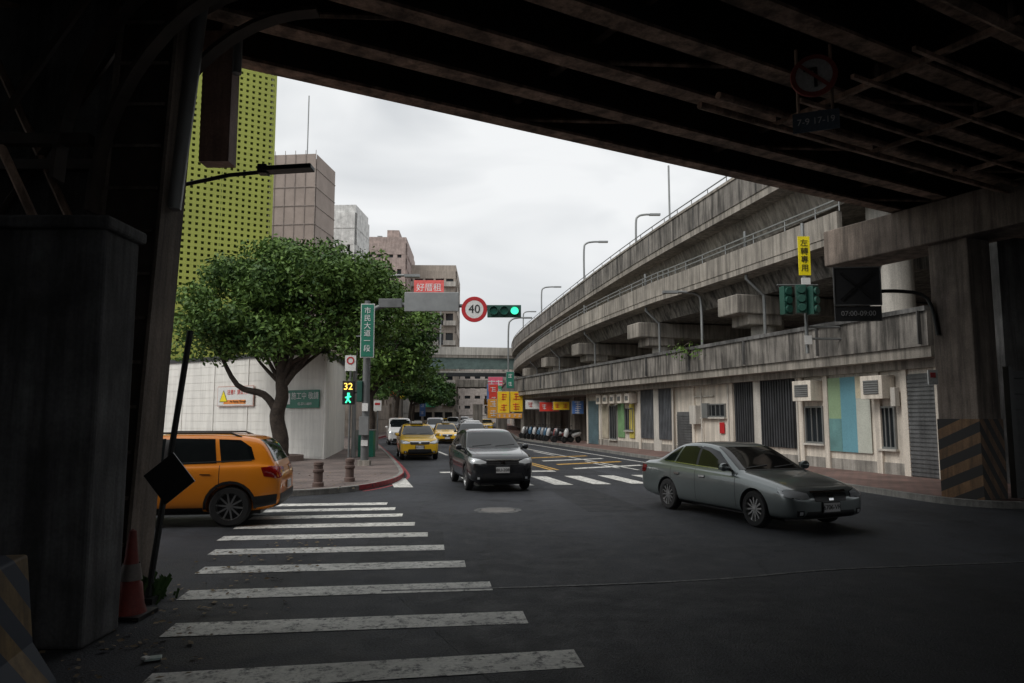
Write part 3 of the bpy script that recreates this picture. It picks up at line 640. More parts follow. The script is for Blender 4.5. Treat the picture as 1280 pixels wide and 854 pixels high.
tree('broadleaf_tree',(-9.8,30.6,.1),[(0,0,0),(.05,0,.9),(-.15,0,1.9),(.05,0,2.7),(.0,0,3.5),(.15,0,5.4)],
 [((-11.3,30.6,6.6),(2.4,2.3,1.9)),((-9.2,31,7.6),(2.6,2.5,2.0)),((-12.7,30.4,6.0),(1.5,2,1.6)),((-7.6,31.2,6.7),(2.1,2.4,2.2)),((-10.5,30.6,8.3),(2.0,2,1.4)),((-6.2,31.8,6.4),(1.5,1.8,1.6)),((-10.4,30.2,5.4),(2.6,1.5,.9)),((-6.8,31.5,7.9),(1.6,1.7,1.4)),((-12.3,30.8,7.9),(1.0,1,.7))],350,150,.105,mLeaf,12,.36,
 extra=[([(-9.95,30.6,2.2),(-10.5,30.5,2.9),(-11.6,30.4,3.3),(-12.5,30.4,4.9)],.2),([(-9.75,30.6,3.2),(-9.2,30.6,4.0),(-8.7,30.7,5.0),(-8.2,30.9,6)],.16)])
tree('broadleaf_tree',(-8.6,44,.1),[(0,0,0),(.1,0,1.5),(0,0,3),(.2,0,5)],[((-8.6,44,9.0),(2.2,2.0,2.6)),((-7.0,44,7.2),(2.0,2.2,2.2)),((-9.5,44,7.4),(2,2,2)),((-6.2,44.5,5.2),(1.4,1.7,1.3)),((-8.6,44,5.2),(1.8,1.7,1.3))],160,110,.15,mLeaf,12,.22)
tree('broadleaf_tree',(-8.4,53,.1),[(0,0,0),(-.1,0,1.5),(0,0,3),(.2,0,4.6)],[((-8.0,53,6.2),(1.9,2.2,2.2)),((-7.4,53,4.8),(1.5,2,1.4)),((-9.2,53,4.6),(1.5,2,1.4))],70,110,.16,mLeaf2,8,.2)
tree('broadleaf_tree',(-11.2,80,.1),[(0,0,0),(-.1,0,1.5),(0,0,3),(.2,0,4)],[((-10.0,80,5.2),(2.4,2.2,1.9)),((-8.2,80,4.4),(1.6,2,1.3))],70,90,.2,mLeaf2,8,.2)
tree('broadleaf_tree',(-12.5,92,.1),[(0,0,0),(-.1,0,1.5),(0,0,3),(.2,0,4)],[((-10.8,92,6.2),(2.2,2.2,1.9)),((-9,92,5.4),(1.6,2,1.3))],60,80,.2,mLeaf2,8,.2)
tree('shrub',(8.7,34,4.1),[(0,0,0),(0,0,.3),(0,0,.7)],[((8.2,33.6,5.0),(.6,.4,.3)),((9.1,33.2,4.8),(.4,.3,.25))],14,28,.09,mLeaf,6,.04)
b=MB(); b.lathe([(1.0,.13),(1.0,.36),(.82,.36),(.82,.2),(0,.2)],M('planter_stone',(.19,.14,.12),.9),c=(-9.8,30.6,0),n=24); b.build('tree_planter')

mBol=M('bollard_stone',(.12,.08,.068),.8,var=.35)
for x,y in((-5.85,18.75),(-5.15,19.4),(-4.65,20.9)):
    b=MB(); b.lathe([(0,0),(.15,0),(.15,.1),(.12,.13),(.12,.36),(.145,.39),(.145,.44),(.12,.47),(.12,.55),(.135,.57),(.13,.64),(.06,.67),(0,.67)],mBol,n=18); b.build('bollard',loc=(x,y,.13),smooth=35)

# ------------------------------------------------------------ signals & poles at the corner
ts=root('traffic_signal',(-5.6,27.6,.13))
b=MB(); b.cyl((0,0,0),(0,0,6.3),.15,mPoleG,.11,n=16); b.box((0,0,.1),(.45,.45,.2),mConc); b.box((0,-.18,1.5),(.35,.25,.7),mMetal); b.box((.02,-.17,2.2),(.22,.05,.3),mSigW); b.box((.02,-.16,.85),(.25,.05,.22),mSigW)
b.tube(smooth_path([(0,0,5.7),(.4,0,6.05),(1.6,0,6.15),(5.9,0,6.05)],4),[.09]*9+[.08,.07,.06,.05],mPoleG,10); b.build('pole',ts,smooth=50)
b=MB(); b.box((2.5,-.12,6.25),(2.1,.06,.75),mMetal); b.box((.9,-.1,6.2),(.9,.06,.35),mPoleG); b.build('plate',ts,bevel=.02)
b=MB(); b.lathe([(0,-.02),(.36,-.02)],mSigW,'Y',(4.15,-.16,5.95),32); b.lathe([(.35,-.024),(.49,-.024),(.5,0),(0,0.01)],mSigR,'Y',(4.15,-.16,5.95),32); b.build('speed_limit_disc',ts)
txt('40',(4.15,-.19,5.95),.46,mTxtK,ts)
b=MB(); b.box((5.3,-.12,5.88),(1.3,.22,.46),mHousing)
for i in range(3):
    c=(4.9+.4*i,-.235,5.88); b.lathe([(0,0),(.15,0)],mLit if i==2 else mLens,'Y',c,18); b.lathe([(.17,.01),(.17,-.16),(.155,-.16),(.155,.01)],mHousing,'Y',c,18)
b.build('signal_head',ts,bevel=.01)
b=MB(); b.box((-.62,-.14,2.75),(.44,.2,.9),mBlack); b.box((-.28,-.05,2.75),(.3,.05,.05),mPoleD); b.box((-.2,.0,2.8),(.2,.4,.8),mHousing); b.build('pedestrian_signal',ts,bevel=.02)
txt('32',(-.62,-.25,2.97),.36,mLitY,ts)
b=MB(); b.cyl((-.6,-.25,2.74),(-.6,-.25,2.66),.05,mLit,n=8)
b.tube([(-.6,-.25,2.66),(-.62,-.25,2.5)],.05,mLit,6); b.tube([(-.62,-.25,2.5),(-.7,-.25,2.36)],.03,mLit,6); b.tube([(-.62,-.25,2.5),(-.52,-.25,2.37)],.03,mLit,6); b.tube([(-.72,-.25,2.56),(-.5,-.25,2.6)],.025,mLit,6); b.build('walking_figure',ts)
ss=root('street_name_sign',(-5.5,27.2,.13)); b=MB(); b.box((0,0,5.1),(.46,.06,2.0),mGreenS); b.box((0,.01,5.1),(.52,.04,2.06),mSigW); b.build('blade',ss)
for i,ch in enumerate('市民大道一段'): txt(ch,(0,-.04,5.85-i*.29),.27,mTxtW,ss)
b=MB(); b.cyl((-.0,.4,0),(-.0,.4,6.0),.06,mPoleG,n=10); b.box((-.3,.12,4.9),(.3,.04,.04),mMetal); b.build('post',ss)
s=root('parking_sign',(-6.25,27.8,.13)); b=MB(); b.box((0,0,3.9),(.42,.03,.6),mSigW); b.cyl((.0,.04,0),(.0,.04,4.25),.04,mPoleG,n=8); b.lathe([(.1,-.02),(.15,-.02)],mSigR,'Y',(0,-.01,4.0),16); b.build('plate',s)
b=MB(); b.tube(smooth_path([(-7.2,33,.13),(-7.2,33,5.5),(-7.1,33,7.0),(-6.5,33,8.0),(-5.6,33,8.45),(-4.9,33,8.5)],5),[.1]*6+[.08]*10+[.06]*10,mMetal,10); b.box((-4.65,33,8.48),(.7,.28,.12),mMetal); b.build('street_lamp',smooth=50)
b=MB(); b.box((0,0,.6),(.7,.5,1.2),mGreenS); b.box((0,0,1.22),(.76,.56,.05),mMetal); b.build('utility_cabinet',loc=(-6.7,33.5,.13),bevel=.02)
b=MB(); b.box((0,0,.55),(1.2,.5,1.1),mMetal); b.box((0,-.26,.6),(.5,.02,.8),mPoleG); b.build('utility_cabinet',loc=(-8.0,40,.13),bevel=.02)
for x,y in((-7.9,42.5),(-9.2,48),(-10.4,53.5)):
    b=MB(); b.cyl((x,y,.13),(x,y,2.9),.045,mPoleG,n=8); b.box((x,y-.06,2.6),(.45,.03,.6),mSigW); b.box((x,y-.08,2.7),(.3,.02,.12),mSigR); b.build('parking_sign')

def vlamp(x,y,z0,hh,arm,name='street_lamp'):
    b=MB(); s=1 if arm>0 else -1
    b.tube(smooth_path([(x,y,z0),(x,y,z0+hh*.8),(x+arm*.15,y,z0+hh*.96),(x+arm*.6,y,z0+hh),(x+arm,y,z0+hh)],4),.07,mMetal,8); b.box((x+arm+.25*s,y,z0+hh),(.7,.25,.12),mMetal); b.build(name,smooth=50)
vlamp(5.4,53,11.8,3.2,1.2); vlamp(8.1,46,11.8,3.3,1.0); vlamp(3.0,72,11.8,3.2,1.4); vlamp(4.9,80,11.8,3.2,1.2); vlamp(1.4,88,11.8,3,1.0); vlamp(-.3,60,4.8,5.4,1.4); vlamp(8.9,33.5,4.8,3.0,-1.2)
b=MB(); b.cyl((8.3,37,11.8),(8.3,37,15.2),.05,mMetal,n=8); b.build('lightning_rod')

s=root('yellow_sign',(10.0,24.2,0)); b=MB(); b.cyl((0,0.06,4.1),(0,.06,8.6),.06,mMetal,n=10); b.cyl((0,.06,4.6),(1.3,.1,4.6),.04,mMetal,n=8); b.cyl((0,.06,5.0),(1.2,.1,5.0),.04,mMetal,n=8); b.build('pole',s,smooth=40)
b=MB(); b.box((0,0,7.45),(.4,.04,1.35),mSigY); b.build('panel',s)
for i,ch in enumerate('左轉專用'): txt(ch,(0,-.03,7.88-i*.29),.27,mTxtK,s)
b=MB(); b.box((0,-.05,6.55),(.3,.04,.25),mSigW); b.box((0,-.05,4.55),(.24,.03,.3),mSigW); b.build('small_plates',s)
s=root('traffic_signal',(9.95,23.9,0))
b=MB()
for (x,rz,z) in((-.75,.3,6.0),(-.25,-.2,6.05),(.15,.6,6.0)):
    R=Matrix.Rotation(rz,3,'Z'); b.box((x,0,z-.15),(.32,.25,.95),mHousing,rz)
    for k in(-.3,0,.3): 
        p=Vector((x,0,z-.15+k))+R@Vector((0,-.2,0)); q=Vector((x,0,z-.15+k))+R@Vector((0,-.1,0)); b.cyl(p,q,.13,mHousing,n=14)
b.cyl((-1,0.1,6.4),(.4,.1,6.4),.03,mPoleG,n=8); b.build('signal_head',s,bevel=.01)
s=root('lane_control_sign',(8.35,17.2,0),-.1)
b=MB(); b.box((0,0,5.12),(1.08,.06,.92),mSigDimK); b.box((0,0,4.45),(1.08,.05,.36),mSigDimK); b.build('panel',s)
b=MB()
for an in(.72,-.72): b.box((0,-.04,5.12),(1.0,.02,.07),mBlack,R=Matrix.Rotation(an,3,'Y'))
for dz in(.46,-.46): b.box((0,-.035,5.12+dz),(1.1,.02,.03),mPoleG)
for dx in(.54,-.54): b.box((dx,-.035,5.12),(.03,.02,.92),mPoleG)
b.tube([(.0,.06,4.4),(.0,.06,5.6)],.035,mPoleD); b.tube(smooth_path([(0,.06,4.95),(.9,.06,5.0),(1.6,0,4.8),(1.75,-.1,3.9)],4),.045,mPoleD); b.build('cross_and_arm',s)
txt('07:00-09:00',(0,-.035,4.45),.17,M('dim_text2',(.4,.4,.4)),s)
b=MB(); b.box((0,0,0),(.22,.04,.34),mSigW); b.cyl((0,.03,-.05),(0,.03,-.15),.02,mSigR,n=6); b.box((0,-.025,.05),(.12,.01,.12),mSigR); b.build('small_notice',loc=(9.85,16.85,2.9))
mFen=M('fence_dark',(.03,.032,.034),.6,streak=.3)
b=MB(); b.seg((11.5,16.8),(26,19.8),.06,.13,3.0,mFen)
for k in range(8): b.seg((11.5,16.74),(26,19.74),.05,.35+k*.36,.52+k*.36,mFen,off=.04)
for k in range(9): b.box((11.55+k*1.7,16.75+k*.345,1.6),(.12,.16,3.1),mPoleD,.2)
b.build('metal_fence')
b=MB(); b.seg((13.9,19.9),(34,24.5),.5,.13,7.2,mConcB,off=-.5); b.build('added_dark_wall')  # dark sheet added to stand in for the gloom under the deck

# ------------------------------------------------------------ vehicles
KIND={}
KIND['sedan']=dict(st=[(2.40,.32,.50,.55,.58,.42),(2.37,.24,.62,.67,.77,.60),(2.18,.19,.71,.76,.875,.68),(1.65,.18,.81,.88,.905,.72),(1.15,.18,.875,.945,.91,.75),(1.02,.18,.885,.97,.91,.76),(.28,.18,.91,1.37,.91,.69),(0,.18,.92,1.44,.91,.67),(-.45,.18,.94,1.465,.91,.665),(-.9,.18,.95,1.44,.91,.665),(-1.2,.18,.96,1.36,.91,.665),(-1.70,.2,.97,1.08,.90,.72),(-1.85,.2,.97,1.04,.895,.72),(-2.28,.24,.96,1.02,.87,.70),(-2.39,.3,.87,.92,.82,.62),(-2.43,.36,.7,.74,.74,.5)],
 side=[[(.84,.965),(.30,1.29),(.02,1.355),(-.22,1.375),(-.22,.975)],[(-.30,.975),(-.30,1.378),(-.85,1.355),(-1.02,1.0)],[(-1.08,1.005),(-.93,1.345),(-1.12,1.29),(-1.48,1.04)]],
 ws=[(-.76,.985),(.76,.985),(.60,1.37),(-.60,1.37)],rw=[(-.70,1.07),(.70,1.07),(.58,1.37),(-.58,1.37)],wx=(1.47,-1.27),wr=.325,
 seams=[.98,-.26,-1.12],H=1.455,belt=.88,
 hl=[(.44,.575),(.46,.665),(.62,.705),(.80,.725),(.86,.68),(.84,.60),(.64,.56)],grille=[(-.34,.52),(-.38,.645),(-.32,.665),(.32,.665),(.38,.645),(.34,.52)],intake=[(-.58,.24),(-.52,.36),(.52,.36),(.58,.24)],tl=[(.45,.72),(.45,.9),(.8,.92),(.82,.74)],plz=.42)
KIND['suv']=dict(st=[(2.17,.38,.62,.68,.60,.44),(2.14,.28,.82,.88,.79,.62),(1.95,.23,.92,.98,.875,.71),(1.4,.21,.98,1.06,.89,.75),(1.0,.21,1.0,1.10,.89,.77),(.92,.21,1.01,1.13,.89,.77),(.22,.21,1.03,1.53,.89,.69),(-.05,.21,1.04,1.60,.89,.68),(-.5,.21,1.05,1.625,.89,.68),(-1.05,.21,1.07,1.60,.89,.67),(-1.6,.23,1.10,1.51,.885,.66),(-1.98,.28,1.09,1.22,.87,.69),(-2.13,.34,1.0,1.07,.83,.62),(-2.17,.42,.8,.84,.74,.5)],
 side=[[(.76,1.07),(.26,1.41),(-.02,1.49),(-.2,1.51),(-.2,1.09)],[(-.28,1.09),(-.28,1.515),(-.95,1.495),(-1.02,1.13)],[(-1.08,1.14),(-1.02,1.48),(-1.3,1.44),(-1.58,1.22)]],
 ws=[(-.76,1.13),(.76,1.13),(.61,1.52),(-.61,1.52)],rw=[(-.68,1.14),(.68,1.14),(.56,1.48),(-.56,1.48)],wx=(1.35,-1.28),wr=.34,seams=[.9,-.24,-1.12],H=1.61,belt=.99,
 hl=[(.42,.75),(.42,.80),(.60,.87),(.80,.90),(.84,.82),(.78,.75),(.6,.72)],grille=[(-.42,.70),(-.43,.83),(.43,.83),(.42,.70)],intake=[(-.6,.28),(-.5,.5),(.5,.5),(.6,.28)],tl=[(.55,.85),(.5,1.1),(.8,1.12),(.85,.88)],plz=.58)
KIND['suvb']=dict(st=[(2.25,.4,.66,.72,.6,.45),(2.2,.3,.88,.94,.8,.62),(1.95,.25,.98,1.03,.89,.72),(1.4,.23,1.04,1.1,.915,.76),(1.05,.23,1.06,1.14,.92,.77),(.96,.23,1.07,1.17,.92,.77),(.3,.23,1.08,1.6,.92,.72),(-.2,.23,1.08,1.69,.92,.71),(-1.1,.23,1.09,1.68,.92,.71),(-1.75,.25,1.11,1.62,.915,.70),(-1.93,.26,1.11,1.53,.91,.70),(-2.12,.3,1.07,1.18,.895,.73),(-2.22,.36,.97,1.02,.87,.69),(-2.26,.42,.72,.76,.82,.62)],
 side=[[(.80,1.11),(.3,1.49),(0,1.57),(-.2,1.58),(-.2,1.12)],[(-.28,1.12),(-.28,1.585),(-1.05,1.57),(-1.12,1.14)],[(-1.2,1.15),(-1.12,1.565),(-1.5,1.55),(-1.70,1.42),(-1.78,1.2)]],
 ws=[(-.76,1.18),(.76,1.18),(.64,1.6),(-.64,1.6)],rw=[(-.74,1.16),(.74,1.16),(.62,1.55),(-.62,1.55)],wx=(1.35,-1.38),wr=.365,seams=[.92,-.24,-1.18],H=1.69,belt=1.05,
 hl=[(.5,.78),(.5,.9),(.8,.95),(.84,.84)],grille=[(-.42,.66),(-.43,.86),(.43,.86),(.42,.66)],intake=[(-.6,.3),(-.5,.5),(.5,.5),(.6,.3)],tl=[(.3,.92),(.3,1.04),(.86,1.08),(.88,.86)],plz=.6)
KIND['van']=dict(st=[(2.2,.36,.68,.74,.62,.5),(2.15,.27,.88,.95,.78,.62),(1.9,.23,1.02,1.1,.84,.7),(1.6,.21,1.08,1.2,.85,.72),(.95,.21,1.1,1.76,.86,.74),(.4,.21,1.1,1.88,.86,.73),(-1.7,.21,1.1,1.88,.86,.73),(-2.1,.23,1.1,1.82,.86,.72),(-2.25,.28,1.08,1.5,.85,.7),(-2.3,.38,.9,1.0,.8,.6)],
 side=[[(1.4,1.16),(.95,1.57),(.5,1.72),(.4,1.16)],[(.3,1.16),(.3,1.72),(-.8,1.72),(-.8,1.16)],[(-.9,1.16),(-.9,1.72),(-1.9,1.70),(-1.95,1.16)]],
 ws=[(-.74,1.22),(.74,1.22),(.66,1.75),(-.66,1.75)],rw=[(-.65,1.2),(.65,1.2),(.6,1.7),(-.6,1.7)],wx=(1.45,-1.4),wr=.32,seams=[1.3,.35,-.85],H=1.9,belt=1.0,
 hl=[(.5,.74),(.5,.9),(.78,.96),(.8,.8)],grille=[(-.4,.7),(-.4,.82),(.4,.82),(.4,.7)],intake=[(-.5,.3),(-.5,.45),(.5,.45),(.5,.3)],tl=[(.7,.8),(.66,1.2),(.8,1.2),(.84,.8)],plz=.55)
def ring(x,zu,zb,zr,w,wr):
    dz=zr-zb; h=zb-zu
    cab=min(1,max(0,(dz-.12)/.2))
    e=.9*cab+.86*(1-cab)
    half=[(0,zu),(w*.8,zu),(w*.955,zu+.07*h+.02),(w*.985,zu+.28*h),(w,zu+.62*h),(w*.992,zb-.10*h),(w*.965,zb-.02*h),(w*.93,zb+.02*dz),((w*.93+wr)/2+.015,zb+.5*dz),(wr,zb+e*dz),(wr*.86,zb+.985*dz),(wr*.4,zb+dz),]
    full=[(x,y,z) for y,z in half]+[(x,0,zr+.004)]+[(x,-y,z) for y,z in half[:0:-1]]
    return full
BODY={}
def get_body(kind):
    if kind in BODY: return BODY[kind]
    K=KIND[kind]; rings=[ring(*s) for s in K['st']]; n=len(rings[0]); vs=[v for r in rings for v in r]
    fs=[(i*n+k,i*n+(k+1)%n,(i+1)*n+(k+1)%n,(i+1)*n+k) for i in range(len(rings)-1) for k in range(n)]
    for base in(0,(len(rings)-1)*n):
        hN=n//2
        for k in range(hN):
            a,b_=k,k+1; c,d_=(n-k-1)%n,(n-k)%n
            q=[base+a,base+b_,base+c,base+d_]
            q2=[];[q2.append(i) for i in q if i not in q2]
            if len(q2)>=3: fs.append(tuple(q2))
    me=bpy.data.meshes.new('body_'+kind); me.from_pydata(vs,[],fs)
    bm=bmesh.new();bm.from_mesh(me);bmesh.ops.recalc_face_normals(bm,faces=bm.faces);bm.to_mesh(me);bm.free()
    o=bpy.data.objects.new('tmp',me); COL.objects.link(o); s=o.modifiers.new('s','SUBSURF'); s.levels=3; s.render_levels=3
    dg=bpy.context.evaluated_depsgraph_get(); dg.update(); m1=bpy.data.meshes.new_from_object(o.evaluated_get(dg))
    bvh=BVHTree.FromPolygons([v.co.copy() for v in m1.vertices],[tuple(p.vertices) for p in m1.polygons])
    cb=MB(); wmax=max(s[4] for s in K['st'])
    for wx in K['wx']:
        for sd in(-1,1): cb.cyl((wx,sd*(wmax-.30),K['wr']),(wx,sd*(wmax+.25),K['wr']),K['wr']+.05,mBlack,n=40)
    co=cb.build('tmpcut'); o.modifiers.clear(); o.data=m1; m1.materials.append(mGlass)
    bo=o.modifiers.new('b','BOOLEAN'); bo.object=co; bo.operation='DIFFERENCE'; bo.solver='EXACT'
    try: bo.material_mode='TRANSFER'
    except Exception: pass
    dg=bpy.context.evaluated_depsgraph_get(); dg.update(); m2=bpy.data.meshes.new_from_object(o.evaluated_get(dg))
    bpy.data.objects.remove(o); bpy.data.objects.remove(co)
    m2.polygons.foreach_set('use_smooth',[True]*len(m2.polygons)); m2.set_sharp_from_angle(angle=math.radians(38))
    BODY[kind]=(m2,bvh); return BODY[kind]
def patch(mb,bvh,poly,view,mat,off=.004,step=.05):
    bm=bmesh.new(); vs=[bm.verts.new((p[0],p[1],0)) for p in poly]; bm.faces.new(vs)
    for ax in(0,1):
        lo=min(p[ax] for p in poly);hi=max(p[ax] for p in poly); n=int((hi-lo)/step)
        for i in range(1,n+1):
            c=lo+(hi-lo)*i/(n+1); co=[0,0,0];no=[0,0,0];co[ax]=c;no[ax]=1
            bmesh.ops.bisect_plane(bm,geom=bm.verts[:]+bm.edges[:]+bm.faces[:],plane_co=co,plane_no=no)
    bm.verts.ensure_lookup_table(); bm.verts.index_update(); out=[];ok=[]; d_=None
    for v in bm.verts:
        a,c=v.co.x,v.co.y
        if view=='L': o_,d_=Vector((a,3,c)),Vector((0,-1,0))
        elif view=='R': o_,d_=Vector((a,-3,c)),Vector((0,1,0))
        elif view=='F': o_,d_=Vector((4,a,c)),Vector((-1,0,0))
        elif view=='B': o_,d_=Vector((-4,a,c)),Vector((1,0,0))
        else: o_,d_=Vector((a,c,4)),Vector((0,0,-1))
        h=bvh.ray_cast(o_,d_)
        if h[0] is None: out.append(Vector((0,0,0)));ok.append(False)
        else:
            nn=h[1]; nn=nn if nn.dot(d_)<0 else -nn
            out.append(h[0]+nn*off);ok.append(True)
    fs=[]
    for f in bm.faces:
        ix=[v.index for v in f.verts]
        if not all(ok[i] for i in ix): continue
        # make the face point outwards (Newell normal against the projection direction)
        nv=Vector((0,0,0))
        for j in range(len(ix)):
            nv+=out[ix[j]].cross(out[ix[(j+1)%len(ix)]])
        if nv.dot(d_)>0: ix=ix[::-1]
        fs.append(tuple(ix))
    bm.free(); mb.add(out,fs,mat)
def thick(p,q,w):
    p=Vector(p);q=Vector(q);d=(q-p).normalized();n=Vector((-d.y,d.x))*w/2; return [p-n,q-n,q+n,p+n]
def wheel(mb,x,y,r,sd,rim,spokes=10):
    W_=.2; c=(x,y,r)
    prof=[(r*.66,-W_/2),(r*.9,-W_/2),(r*.98,-W_*.38),(r,-W_*.25),(r,W_*.25),(r*.98,W_*.38),(r*.9,W_/2),(r*.66,W_/2)]
    mb.lathe(prof,mRubber,'Y',c,32)
    o=sd*(W_/2-.01)
    mb.lathe([(r*.70,o),(r*.66,o+sd*.004),(r*.63,o-sd*.03),(r*.62,o-sd*.08)],rim,'Y',c,32)
    mb.lathe([(0,o-sd*.07),(r*.64,o-sd*.07)],mBlack,'Y',c,24); mb.lathe([(r*.1,o-sd*.065),(r*.4,o-sd*.065)],mAlloyD,'Y',c,20)
    mb.lathe([(0,o-sd*.008),(r*.12,o-sd*.01),(r*.15,o-sd*.04)],rim,'Y',c,16)
    for i in range(spokes):
        t=2*math.pi*(i+.2)/spokes; R=Matrix.Rotation(-t,3,'Y'); cc=Vector(c)+R@Vector((r*.38,0,0))+Vector((0,o-sd*.025,0))
        mb.box(cc,(r*.56,.02,r*.085 if spokes>6 else r*.16),rim,R=R)
def paint(name,col,metal=.0,rough=.35):
    return M(name,col,rough,metal,var=.04,coat=1,fine=0)
def car(name,kind,x,y,ang,pm,rim=None,spokes=10,taxi=False,detail=True,clad=False,plate='ABC-1234',rails=False):
    K=KIND[kind]; me,bvh=get_body(kind); r=root(name,(x,y,.004),math.radians(ang)); me=me.copy(); me.materials.clear()
    me.materials.append(pm); me.materials.append(mBlack)
    o=bpy.data.objects.new('body',me); COL.objects.link(o); o.parent=r
    rim=rim or mAlloy
    g=MB(); tr=MB(); lp=MB(); pl=MB()
    st5=.05 if detail else .12
    for v in'LR':
        for poly in K['side']: 
            patch(g,bvh,poly,v,mGlass,.006,st5)
        zs=K['side'][0][0][1]
        if detail:
            tops=[p for poly in K['side'] for p in poly]; xs=[p[0] for p in tops]
            patch(tr,bvh,thick((min(xs)+.05,K['side'][-1][-1][1]-.012),(max(xs)+.02,zs-.012),.02),v,mChrome if kind=='sedan' else mBlack,.008)
            for sx in K['seams']: patch(tr,bvh,thick((sx,K['st'][5][1]+.12),(sx,K['belt']+.05),.011),v,mBlack,.002)
            for i,sx in enumerate(K['seams'][:-1]):
                hx=K['seams'][i+1]+.15; patch(tr,bvh,thick((hx,K['belt']-.085),(hx+.18,K['belt']-.08),.035),v,mChrome if kind=='sedan' else pm,.02,.03); patch(tr,bvh,thick((hx,K['belt']-.11),(hx+.18,K['belt']-.105),.02),v,mBlack,.003,.03)
            for i in range(2):
                a=K['side'][i];bp_=K['side'][i+1]; xr=min(p[0] for p in a); xl=max(p[0] for p in bp_)
                zt=min(max(p[1] for p in a),max(p[1] for p in bp_)); zb_=max(min(p[1] for p in a),min(p[1] for p in bp_))
                if xr-xl>.01 : patch(g,bvh,[(xl-.002,zb_+.01),(xr+.002,zb_+.01),(xr+.002,zt-.015),(xl-.002,zt-.015)],v,mBlack,.004)
            sill=K['st'][5][1]; patch(tr,bvh,thick((K['wx'][1]+K['wr']+.1,sill+.06),(K['wx'][0]-K['wr']-.1,sill+.06),.12 if clad else .03),v,mBlack,.008)
            if clad:
                for wx in K['wx']:
                    R1=K['wr']+.045; R2=R1+.05
                    for i in range(12):
                        t0=math.pi*(i/12*1.06-.03);t1=math.pi*((i+1)/12*1.06-.03)
                        patch(tr,bvh,[(wx+R1*math.cos(t0),K['wr']+R1*math.sin(t0)),(wx+R2*math.cos(t0),K['wr']+R2*math.sin(t0)),(wx+R2*math.cos(t1),K['wr']+R2*math.sin(t1)),(wx+R1*math.cos(t1),K['wr']+R1*math.sin(t1))],v,mBlack,.012,.08)
    patch(g,bvh,K['ws'],'F',mGlass,.006,st5); patch(g,bvh,K['rw'],'B',mGlass,.006,st5)
    for sg in(-1,1):
        patch(lp,bvh,[(sg*p[0],p[1]) for p in K['hl']],'F',mBlack,.004); cx=sum(p[0] for p in K['hl'])/len(K['hl']);cz=sum(p[1] for p in K['hl'])/len(K['hl'])
        patch(lp,bvh,[(sg*(cx+(p[0]-cx)*.9),cz+(p[1]-cz)*.84) for p in K['hl']],'F',mLampC,.010,.03)
        patch(lp,bvh,[(sg*p[0],p[1]) for p in K['tl']],'B',mLampR,.008)
        zt0=min(p[1] for p in K['tl']);zt1=max(p[1] for p in K['tl']); xb=K['st'][-2][0]
        for v in'LR': patch(lp,bvh,[(xb+.0,zt0),(xb+.0,zt1),(xb+.32,zt1-.02),(xb+.26,zt0+.04)],v,mLampR,.006)
        xf=K['st'][1][0]; hz0=min(p[1] for p in K['hl']);hz1=max(p[1] for p in K['hl'])
        for v in'LR': patch(lp,bvh,[(xf-.02,hz0+.02),(xf-.02,hz1-.03),(xf-.36,hz1+.02),(xf-.22,hz0+.06)],v,mLampC,.005)
        fz=K['intake'][0][1]+.08; patch(lp,bvh,[(sg*.58,fz-.04),(sg*.58,fz+.06),(sg*.72,fz+.06),(sg*.70,fz-.04)],'F',mBlack,.005)
        patch(lp,bvh,[(sg*.61,fz-.015),(sg*.61,fz+.04),(sg*.67,fz+.04),(sg*.67,fz-.015)],'F',mLampC,.01,.03)
    patch(tr,bvh,K['grille'],'F',mBlack,.005); patch(tr,bvh,K['intake'],'F',mBlack,.005)
    gx=K['grille']; gz0=min(p[1] for p in gx);gz1=max(p[1] for p in gx); gw=max(p[0] for p in gx)
    for i in range(3): zz=gz0+(gz1-gz0)*(i+.5)/3; patch(tr,bvh,thick((-gw+.04,zz),(gw-.04,zz),.010),'F',mAlloyD if i<2 else mChrome,.012)
    patch(tr,bvh,thick((-gw-.02,gz1+.012),(gw+.02,gz1+.012),.028),'F',mChrome,.012)
    patch(tr,bvh,[(-.05,gz0+.02),(-.05,gz1-.02),(.05,gz1-.02),(.05,gz0+.02)],'F',mChrome,.02,.03)
    if clad:
        patch(tr,bvh,[(-.78,K['st'][5][1]+.12),(-.80,.58),(.80,.58),(.78,K['st'][5][1]+.12)],'B',mBlack,.008)
        for v in 'LR': patch(tr,bvh,[(K['wx'][1]-K['wr']-.06,K['st'][5][1]+.1),(K['wx'][1]-K['wr']-.06,.54),(K['st'][-2][0]+.02,.58),(K['st'][-2][0]+.04,.40)],v,mBlack,.009)
    if detail:
        cow=K['st'][5][0]; patch(tr,bvh,thick((cow+.04,-.70),(cow+.04,.70),.07),'T',mBlack,.004)
        for sg in(-1,1): patch(tr,bvh,thick((cow+.08,sg*.74),(K['st'][2][0]-.05,sg*.60),.009),'T',mBlack,.002)
        patch(tr,bvh,thick((K['st'][2][0]-.05,-.60),(K['st'][2][0]-.05,.60),.009),'T',mBlack,.002)
        for y0,y1 in((-.6,-.05),(.05,.62)): patch(tr,bvh,thick((y0,K['ws'][0][1]+.02),(y1,K['ws'][0][1]+.06),.014),'F',mBlack,.016)
    hh=bvh.ray_cast(Vector((4,0,K['plz'])),Vector((-1,0,0)))[0]; b_=bvh.ray_cast(Vector((-4,0,K['plz']+.1)),Vector((1,0,0)))[0]
    fx=hh.x if hh else 2.2; bx=b_.x if b_ else -2.2
    pl.box((fx+.02,0,K['plz']),(.02,.36,.15),mPlate); pl.box((fx+.008,0,K['plz']),(.02,.40,.19),mBlack); pl.box((bx-.02,0,K['plz']+.1),(.02,.36,.15),mPlate)
    pl.build('number_plates',r)
    if detail:
        t=txt(plate,(fx+.032,0,K['plz']),.11,mTxtK,r,name='plate_text'); t.rotation_euler=(math.pi/2,0,math.pi/2)
